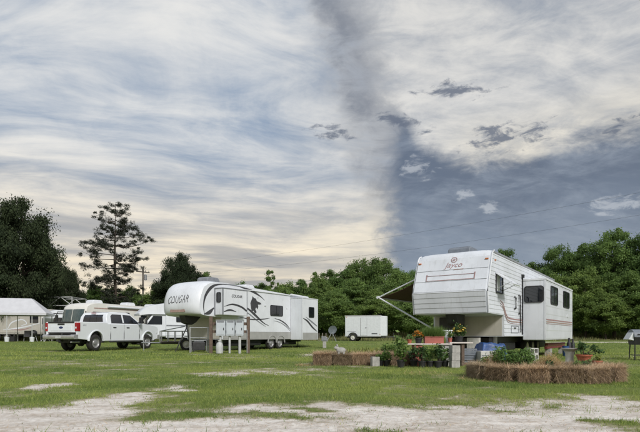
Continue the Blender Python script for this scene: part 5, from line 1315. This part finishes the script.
# terracotta urn with leafy plant
def urn():
    X, Y = W(584, 0, 12.0)[0], 12.0
    g = Geo(); g.lathe([(.13, 0), (.13, .03), (.075, .06), (.07, .10), (.12, .20), (.15, .30), (.165, .34), (.185, .345), (.185, .385), (.16, .385), (.15, .33), (.001, .32)], 22, (0, 0, 0), 'z', False)
    o = g.build('urn', 'terra', None, True); o.location = (X, Y, 0); tag(o, 'footed terracotta urn next to the birdbath', 'pot')
    T = thing('leafy_plant', 'round-headed plant with side shoots growing in the terracotta urn', 'plant', (X, Y, .33))
    g = Geo(); g.tube([(0, 0, 0), (-.02, 0, .14), (-.05, 0, .22)], .012, 6); g.tube([(0, 0, 0), (.10, .02, .10), (.24, .03, .20)], .008, 6); g.tube([(.1, .02, .1), (.36, .0, .12)], .006, 6); g.build('stem', 'bark', T)
    c = np.concatenate([rng.normal(size=(170, 3))*np.array([.055, .055, .05])+np.array([-.05, 0, .24]), rng.normal(size=(45, 3))*np.array([.04, .04, .04])+np.array([.25, .03, .21]), rng.normal(size=(40, 3))*np.array([.05, .04, .025])+np.array([.36, 0, .13]), rng.normal(size=(40, 3))*np.array([.07, .06, .02])+np.array([.08, 0, .06])])
    v, f, r = leaves(c, .035, .6, .3); link('foliage', fast('foliage', v, f, r), 'leaf_deep', T)
urn()
# plants in the straight bed
for i, px in enumerate((350, 357, 364, 371, 377)):
    Y = 14.55; straps(W(px, 0, Y)[0], Y, .25, 22, .30, 'leaf_lime', 'yellow-green strap-leaved plant in the straight straw bed', .7, .028, 'strap-leaved plants in the straight bed', rx=.09)
bush(W(326, 0, 14.6)[0], 14.6, .25, .14, .12, 160, .03, 'leaf_plant', 'low green sprout at the far end of the straight straw bed', .5)
bush(W(389, 0, 14.5)[0], 14.5, .24, .20, .34, 420, .045, 'leaf_plant', 'green leafy plant in the straight bed beside the strap leaves', .5)
def ornament():
    X, Y = W(341, 0, 13.95)[0], 13.95
    T = thing('garden_ornament', 'grey stone animal ornament sitting on the straight straw bed', 'ornament', (X, Y, .325), R(8))
    b = bmesh.new(); bmesh.ops.create_uvsphere(b, u_segments=18, v_segments=12, radius=1)
    for v_ in b.verts:
        c = v_.co; v_.co = Vector((c.x*.135*(1+.12*c.z), c.y*.10, c.z*.095+.09)); 
    me_ = bpy.data.meshes.new('body'); b.to_mesh(me_); b.free(); [setattr(p, 'use_smooth', True) for p in me_.polygons]; link('body', me_, 'concrete', T)
    b = bmesh.new(); bmesh.ops.create_uvsphere(b, u_segments=14, v_segments=10, radius=1)
    for v_ in b.verts:
        c = v_.co; v_.co = Vector((-.12+c.x*.06-.02*max(0, -c.x), c.y*.05, .165+c.z*.055))
    me_ = bpy.data.meshes.new('head'); b.to_mesh(me_); b.free(); [setattr(p, 'use_smooth', True) for p in me_.polygons]; link('head', me_, 'concrete', T)
    g = Geo()
    for y in (-.03, .03): g.lathe([(.022, 0), (.026, .03), (.004, .07)], 8, (-.11, y, .205))
    g.build('ear', 'concrete', T, True)
    g = Geo()
    for (x, y) in ((-.07, -.05), (-.07, .05), (.07, -.05), (.07, .05)): g.lathe([(.032, -.01), (.028, .06)], 8, (x, y, 0))
    g.build('foot', 'concrete', T, True)
ornament()
# containers around the plank table
Yp = 13.3
block(W(375, 0, 13.55)[0], 13.55, 0, 'grey concrete block standing at the end of the straight bed', .2, sx_=.20, sy_=.20, sz_=.26)
def potted(px, Y, r, h, m, lbp, plant=None, group=None):
    X = W(px, 0, Y)[0]; o = pot(X, Y, 0, r, h, m, lbp, 'nursery_pot', True, group); return X, Y, h
X, Y, h = potted(380.5, 13.6, .085, .16, 'potblack', 'low black nursery pot beside the grey concrete block'); bush(X, Y, h*.86, .13, .22, 170, .04, 'leaf_plant', 'sparse green plant in the black pot beside the grey block', .5)
X, Y, h = potted(387, 13.6, .09, .17, 'potblack', 'black nursery pot next to the tall sunflower-leaved plant'); bush(X, Y, h*.86, .12, .28, 170, .036, 'leaf_plant', 'pale green plant in the black pot beside the broad-leaved one', .6)
X, Y, h = potted(401, 13.05, .11, .20, 'potblack', 'tall black nursery pot holding the broad-leaved plant'); bush(X, Y, h*.86, .22, .60, 300, .050, 'leaf_plant', 'tall broad-leaved light green plant in a black pot', .6)
for i, (px, Yq, r_, hh, m) in enumerate(((414, 13.5, .11, .42, 'leaf_deep'), (422, 13.0, .10, .46, 'leaf_deep'), (430, 13.1, .11, .50, 'leaf_plant'), (438, 13.0, .11, .46, 'leaf_deep'), (445, 13.2, .10, .44, 'leaf_plant'))):
    X = W(px, 0, Yq)[0]; pot(X, Yq, 0, r_, .18, 'potblack', 'black nursery pot in the row under the plank shelf', 'nursery_pot', True, 'nursery pots under the plank shelf')
    bush(X, Yq, .15, .16, hh*.78, 300, .034, m, ('deep green' if m == 'leaf_deep' else 'mid green') + ' plant in the row of pots under the plank shelf', .55, 'deep plants under the shelf' if m == 'leaf_deep' else 'mid green plants under the shelf')
def plank_shelf():
    Y = 13.75; X0, X1, X2 = W(406, 0, Y)[0], W(450, 0, Y)[0], W(471, 0, Y)[0]; zt = .62
    T = thing('plank_shelf', 'pale plank shelf laid across masonry, crowded with planters', 'shelf', (X0, Y, 0))
    for i, (a, c, yy) in enumerate(((0, X1-X0, -.16), (0, X1-X0, .0), (.02, X1-X0-.01, .16))): g = Geo(); g.box(a, c, yy-.075, yy+.075, zt-.035, zt); g.build('plank', 'board', T, bevel=.004)
    for yy in (-.11, .09): g = Geo(); g.box(X1-X0-.05, X2-X0, yy-.09, yy+.09, zt+.001, zt+.036); g.build('plank', 'board', T, bevel=.004)
    for (x, m) in ((.30, 'brickred'), (X1-X0-.16, 'concrete')):
        for k_ in range(3): g = Geo(); g.box(x-.11, x+.11, -.20, .20, k_*.195, k_*.195+.19); g.build('pier_block', m, T, bevel=.006)
    g = Geo(); g.box(X2-X0-.30, X2-X0-.22, -.15, .15, -.02, zt); g.build('pier_post', 'wood', T)
    return X0, X1, X2, Y, zt
X0, X1, X2, Ys, zt = plank_shelf()
def onshelf(px, dy=0.0): return W(px, 0, Ys+dy)[0], Ys+dy
x, y = onshelf(409.5, -.08); pot(x, y, zt, .065, .12, 'terra', 'small terracotta pot at the end of the plank shelf'); bush(x, y, zt+.1, .09, .12, 110, .03, 'leaf_plant', 'small green plant in the terracotta pot at the shelf end', .5)
x, y = onshelf(418.5); pot(x, y, zt, .10, .15, 'potblack', 'dark pot of orange flowers on the plank shelf'); bush(x, y, zt+.13, .14, .20, 170, .032, 'leaf_deep', 'orange-flowered plant in a dark pot on the plank shelf', .5, flowers='floworange', nf=130)
def planter_box():
    a, c = W(424, 0, Ys)[0], W(442.5, 0, Ys)[0]; T = thing('planter_box', 'long brick-red planter box filled with tall green grass on the plank shelf', 'planter', ((a+c)/2, Ys-.03, zt)); L_ = (c-a)/2
    g = Geo()
    g.box(-L_, L_, -.11, -.085, 0, .17); g.box(-L_, L_, .085, .11, 0, .17); g.box(-L_, -L_+.025, -.085, .085, 0, .17); g.box(L_-.025, L_, -.085, .085, 0, .17); g.box(-L_+.025, L_-.025, -.085, .085, 0, .14)
    g.build('trough', 'brickred', T)
    g = Geo(); g.box(-L_-.012, L_+.012, -.122, -.086, .17, .19); g.box(-L_-.012, L_+.012, .086, .122, .17, .19); g.build('lip', 'brickred', T)
    o = thing('ornamental_grass', 'tuft of tall green grass growing from the brick-red planter', 'plant', ((a+c)/2, Ys-.03, zt+.13))
    n = 2600; p = np.stack([rng.uniform(-L_*.95, L_*.95, n), rng.uniform(-.08, .08, n), np.zeros(n)], 1); v, f, r = blades(p, rng.uniform(.18, .40, n), rng.uniform(.010, .018, n), .42); link('foliage', fast('foliage', v, f, r), 'leaf_plant', o)
planter_box()
x, y = onshelf(444.5, -.10); g = Geo(); g.lathe([(.03, 0), (.035, .01), (.035, .12), (.012, .16), (.014, .19), (.001, .19)], 12); o = g.build('bottle', 'leaf_lime', None, True); o.location = (x, y, zt); tag(o, 'green bottle beside the brick-red planter', 'bottle')
x, y = onshelf(450, -.02); pot(x, y, zt+.036, .06, .12, 'brickred', 'red plastic pot between the planter box and the yellow flowers')
bush(x, y, zt+.14, .08, .20, 120, .03, 'leaf_plant', 'wispy plant in the red plastic pot', .4)
x, y = onshelf(459, .02); pot(x, y, zt+.036, .11, .16, 'potblack', 'black pot of yellow flowers at the bright end of the plank shelf'); T_ = bush(x, y, zt+.18, .17, .34, 420, .038, 'leaf_deep', 'bushy plant topped with yellow flowers on the plank shelf', .5, flowers='flower', nf=90)
tote(W(446.5, 0, 14.3)[0], 14.3, 0, .26, .22, .95, 'plaswhite', 'tall white plastic bin behind the plank shelf', name='plastic_bin', cat='bin')
# blocks, crates, cooler, tarp below the trailer nose
for k_ in range(3): block(W(454.5, 0, 13.0)[0], 13.0, k_*.195, ('lowest', 'middle', 'top')[k_]+' concrete block of the stack in front of the plank shelf', .1+.06*k_, .22, .20)
def crate(X, Y, z, label, rz=0.0):
    T = thing('slatted_crate', label, 'crate', (X, Y, z), rz); a, c, h = .24, .17, .20
    for s in (-1, 1):
        for k_ in range(3): g = Geo(); g.box(-a, a, s*c-.008, s*c+.008, .012+k_*.066, .062+k_*.066); g.build('slat', 'crate', T)
        for k_ in range(3): g = Geo(); g.box(s*a-.008, s*a+.008, -c+.009, c-.009, .012+k_*.066, .062+k_*.066); g.build('slat', 'crate', T)
    g = Geo(); g.box(-a, a, -c, c, 0, .011); g.build('bottom', 'crate', T)
    for sx_ in (-1, 1):
        for sy_ in (-1, 1): g = Geo(); g.box(sx_*(a-.018)-.016, sx_*(a-.018)+.016, sy_*(c-.018)-.009, sy_*(c-.018)+.009, .011, h); g.build('corner_post', 'crate', T)
Xc = W(469.5, 0, 14.4)[0]
for k_ in range(2):
    for (q, xx) in ((0, W(466, 0, 14.4)[0]),): crate(xx+.015*k_, 14.4, .06+k_*.205, ('lower' if k_ == 0 else 'upper')+' grey slatted crate next to the concrete block stack', .03)
crate(W(476, 0, 14.9)[0]+.05, 14.9, .06, 'grey slatted crate beside the white cooler', .1)
g = Geo(); g.box(-.55, .35, -.2, .2, 0, .06); o = g.build('timber', 'redpaint', None); o.location = (Xc+.1, 14.45, 0); tag(o, 'red-brown timber lying under the grey crates', 'timber')
def cooler():
    X, Y = W(487, 0, 14.15)[0], 14.15
    T = thing('window_air_conditioner', 'boxy pale window air conditioner on the grass below the trailer nose', 'air conditioner', (X, Y, 0), .06)
    g = Geo(); g.box(-.26, .26, -.2, .2, .0, .40); g.build('casing', 'cement', T, bevel=.012)
    g = Geo(); g.box(.02, .21, -.215, -.198, .05, .24); g.build('grille', 'crate', T)
    for i in range(5): g = Geo(); g.box(-.22, -.02, -.208, -.199, .07+i*.05, .09+i*.05); g.build('louvre', 'swoosh2', T)
cooler()
# blue tarp draped over a box
def tarp():
    X, Y = W(490, 0, 15.0)[0], 15.0; T = None
    nx_, ny_ = 34, 24; xs = np.linspace(-.60, .92, nx_); ys_ = np.linspace(-.50, .50, ny_); XX_, YY_ = np.meshgrid(xs, ys_)
    dx_ = np.maximum(np.abs(XX_)-.34, 0); dy_ = np.maximum(np.abs(YY_)-.24, 0); dd = np.sqrt(dx_**2+dy_**2)
    nz = fbm(XX_*6+3, YY_*6, 4)-.5
    zz_ = .60-np.minimum(dd*2.0, .585)+nz*.16*(dd < .27)
    px2 = np.where(dx_ > 0, np.sign(XX_)*(.34+dx_*.42), XX_)+nz*.10*(dd > .02); py2 = np.where(dy_ > 0, np.sign(YY_)*(.24+dy_*.42), YY_)+nz*.10*(dd > .02)
    v = np.stack([px2, py2, np.maximum(zz_, .012)], -1).reshape(-1, 3); ii = (np.arange(ny_-1)[:, None]*nx_+np.arange(nx_-1)[None]).ravel(); f = np.stack([ii, ii+1, ii+nx_+1, ii+nx_], 1)
    me_ = fast('tarpaulin', v, f); me_.polygons.foreach_set('use_smooth', [True]*len(me_.polygons)); o = link('tarpaulin', me_, 'tarp'); o.location = (X, Y, 0); o.rotation_euler = (0, 0, .15); tag(o, 'crumpled blue tarpaulin draped over boxes under the trailer nose', 'tarpaulin')
    tote(X, Y, 0, .62, .42, .52, 'crate', 'grey storage tote hidden under the blue tarpaulin', .15)
tarp()
# timber cribbing below the lower front of the old trailer
ax, ay = Vector((math.sin(R(35)), math.cos(R(35)), 0)), Vector((-math.cos(R(35)), math.sin(R(35)), 0))
for (lx, ly, n_) in ((2.08, .35, 1), (2.08, 2.09, 1)):
    p = Vector((5.01, 15, 0))+ax*lx+ay*ly
    g = Geo(); g.box(-.2, .2, -.16, .16, 0, .128); o = g.build('cribbing_block', 'wood', None, bevel=.008); o.location = p; o.rotation_euler = (0, 0, R(55)); tag(o, 'timber block under a landing leg of the corrugated trailer', 'timber block', 'timber blocks under the landing legs')
for k_ in range(4):
    p = Vector((5.01, 15, 0))+ax*1.70+ay*.95; block(p.x, p.y, k_*.19, ('lowest', 'second', 'third', 'top')[k_]+' pale block of the pier below the front of the corrugated trailer', R(-35), m='cement')
# pale hollow blocks turned with their cores towards the lawn
for (lx, ly, zz_, lb_) in ((2.35, -.62, .10, 'pale hollow block on its side beside the blue tarpaulin'), (3.05, -.55, .10, 'pale hollow block on its side under the trailer side hatch, lower of two'), (3.05, -.55, .305, 'pale hollow block on its side under the trailer side hatch, upper of two')):
    p = Vector((5.01, 15, 0))+ax*lx+ay*ly; o = block(p.x, p.y, zz_, lb_, 0, m='cement'); o.rotation_euler = (R(90), 0, R(20+8*(zz_ > .2)))
# things below the slide-out: red lumber, cans, bin
p = Vector((5.01, 15, 0))+ax*8.3+ay*(-.45); 
for k_, (dz_, dl) in enumerate(((.30, 0), (.42, .1))):
    g = Geo(); g.box(-2.0, 2.0, -.06, .06, 0, .10); o = g.build('red_beam', 'redpaint', None, bevel=.006); q = p+ax*dl; o.location = (q.x, q.y, dz_); o.rotation_euler = (0, 0, R(55)); tag(o, ('lower' if k_ == 0 else 'upper')+' red painted beam stacked on blocks below the slide-out', 'beam')
    if k_ == 0:
        for dl2 in (-1.5, 1.5): q = p+ax*dl2; block(q.x, q.y, .11, 'concrete block carrying the red beams below the slide-out', R(55), group='blocks under the red beams', sz_=.19); block(q.x, q.y, -.08, 'half-buried concrete block at the bottom under the red beams', R(55), group='buried blocks under the red beams', sz_=.19)
for k_ in range(0): pass
for (lx, ly, h, r_, m, lb_) in ((7.2, -1.15, .74, .085, 'black', 'tall black bottle-shaped canister by the slide-out'), (8.5, -1.1, .70, .08, 'black', 'slim black canister further along the slide-out'), (6.7, -1.1, .42, .13, 'tarp', 'blue-green bucket beside the black canister')):
    p = Vector((5.01, 15, 0))+ax*lx+ay*ly; g = Geo(); g.lathe([(r_, 0), (r_, h*.68), (r_*.55, h*.80), (r_*.5, h*.97), (.005, h)] if m == 'black' else [(r_*.8, 0), (r_, h), (r_*.92, h), (r_*.75, .03), (.001, .03)], 14, (0, 0, 0), 'z', m == 'black'); o = g.build('canister' if m == 'black' else 'bucket', m, None, True); o.location = p; tag(o, lb_, 'canister' if m == 'black' else 'bucket')
# gas grill at the right margin
def gas_grill():
    X, Y = W(640, 0, 17.0)[0], 17.0
    T = thing('gas_grill', 'gas barbecue with pale domed hood, dark firebox and white side shelf', 'grill', (X, Y, 0), R(-6))
    g = Geo(); n_ = 10; pr = [(-.26+.0, .78)]+[(-.26*math.cos(math.pi*i/n_), .80+.24*math.sin(math.pi*i/n_)) for i in range(n_+1)]+[(.26, .78)]; g.prism(pr, -.30, .45, 'x'); g.build('hood', 'crate', T, True)
    g = Geo(); g.prism([(-.25, .775), (.25, .775), (.18, .52), (-.18, .52)], -.28, .43, 'x'); g.build('firebox', 'black', T)
    g = Geo(); g.prism([(-.46, .70), (-.32, .94), (-.285, .94), (-.285, .66)], -.2, .2); g.build('side_shelf', 'plaswhite', T, bevel=.02)
    for (x, y) in ((-.24, -.16), (.38, -.16), (-.24, .16), (.38, .16)): g = Geo(); g.tube([(x, y, .54), (x-.02, y*1.2, 0)], .018, 6); g.build('leg', 'black', T)
    g = Geo(); g.box(-.24, .38, -.16, .16, .16, .18); g.build('bottom_shelf', 'black', T)
    g = Geo(); g.tube([(-.2, -.28, .88), (.35, -.28, .88)], .016, 6); g.build('hood_handle', 'black', T)
    o = Geo(); o.lathe([(.10, 0), (.15, .03), (.155, .08), (.155, .30), (.11, .38), (.05, .40), (.09, .41), (.09, .46), (.02, .46)], 18); q = o.build('gas_cylinder', 'plaswhite', None, True); q.location = (X+.16, Y-.55, .0); tag(q, 'white gas cylinder standing in front of the barbecue', 'cylinder')
gas_grill()
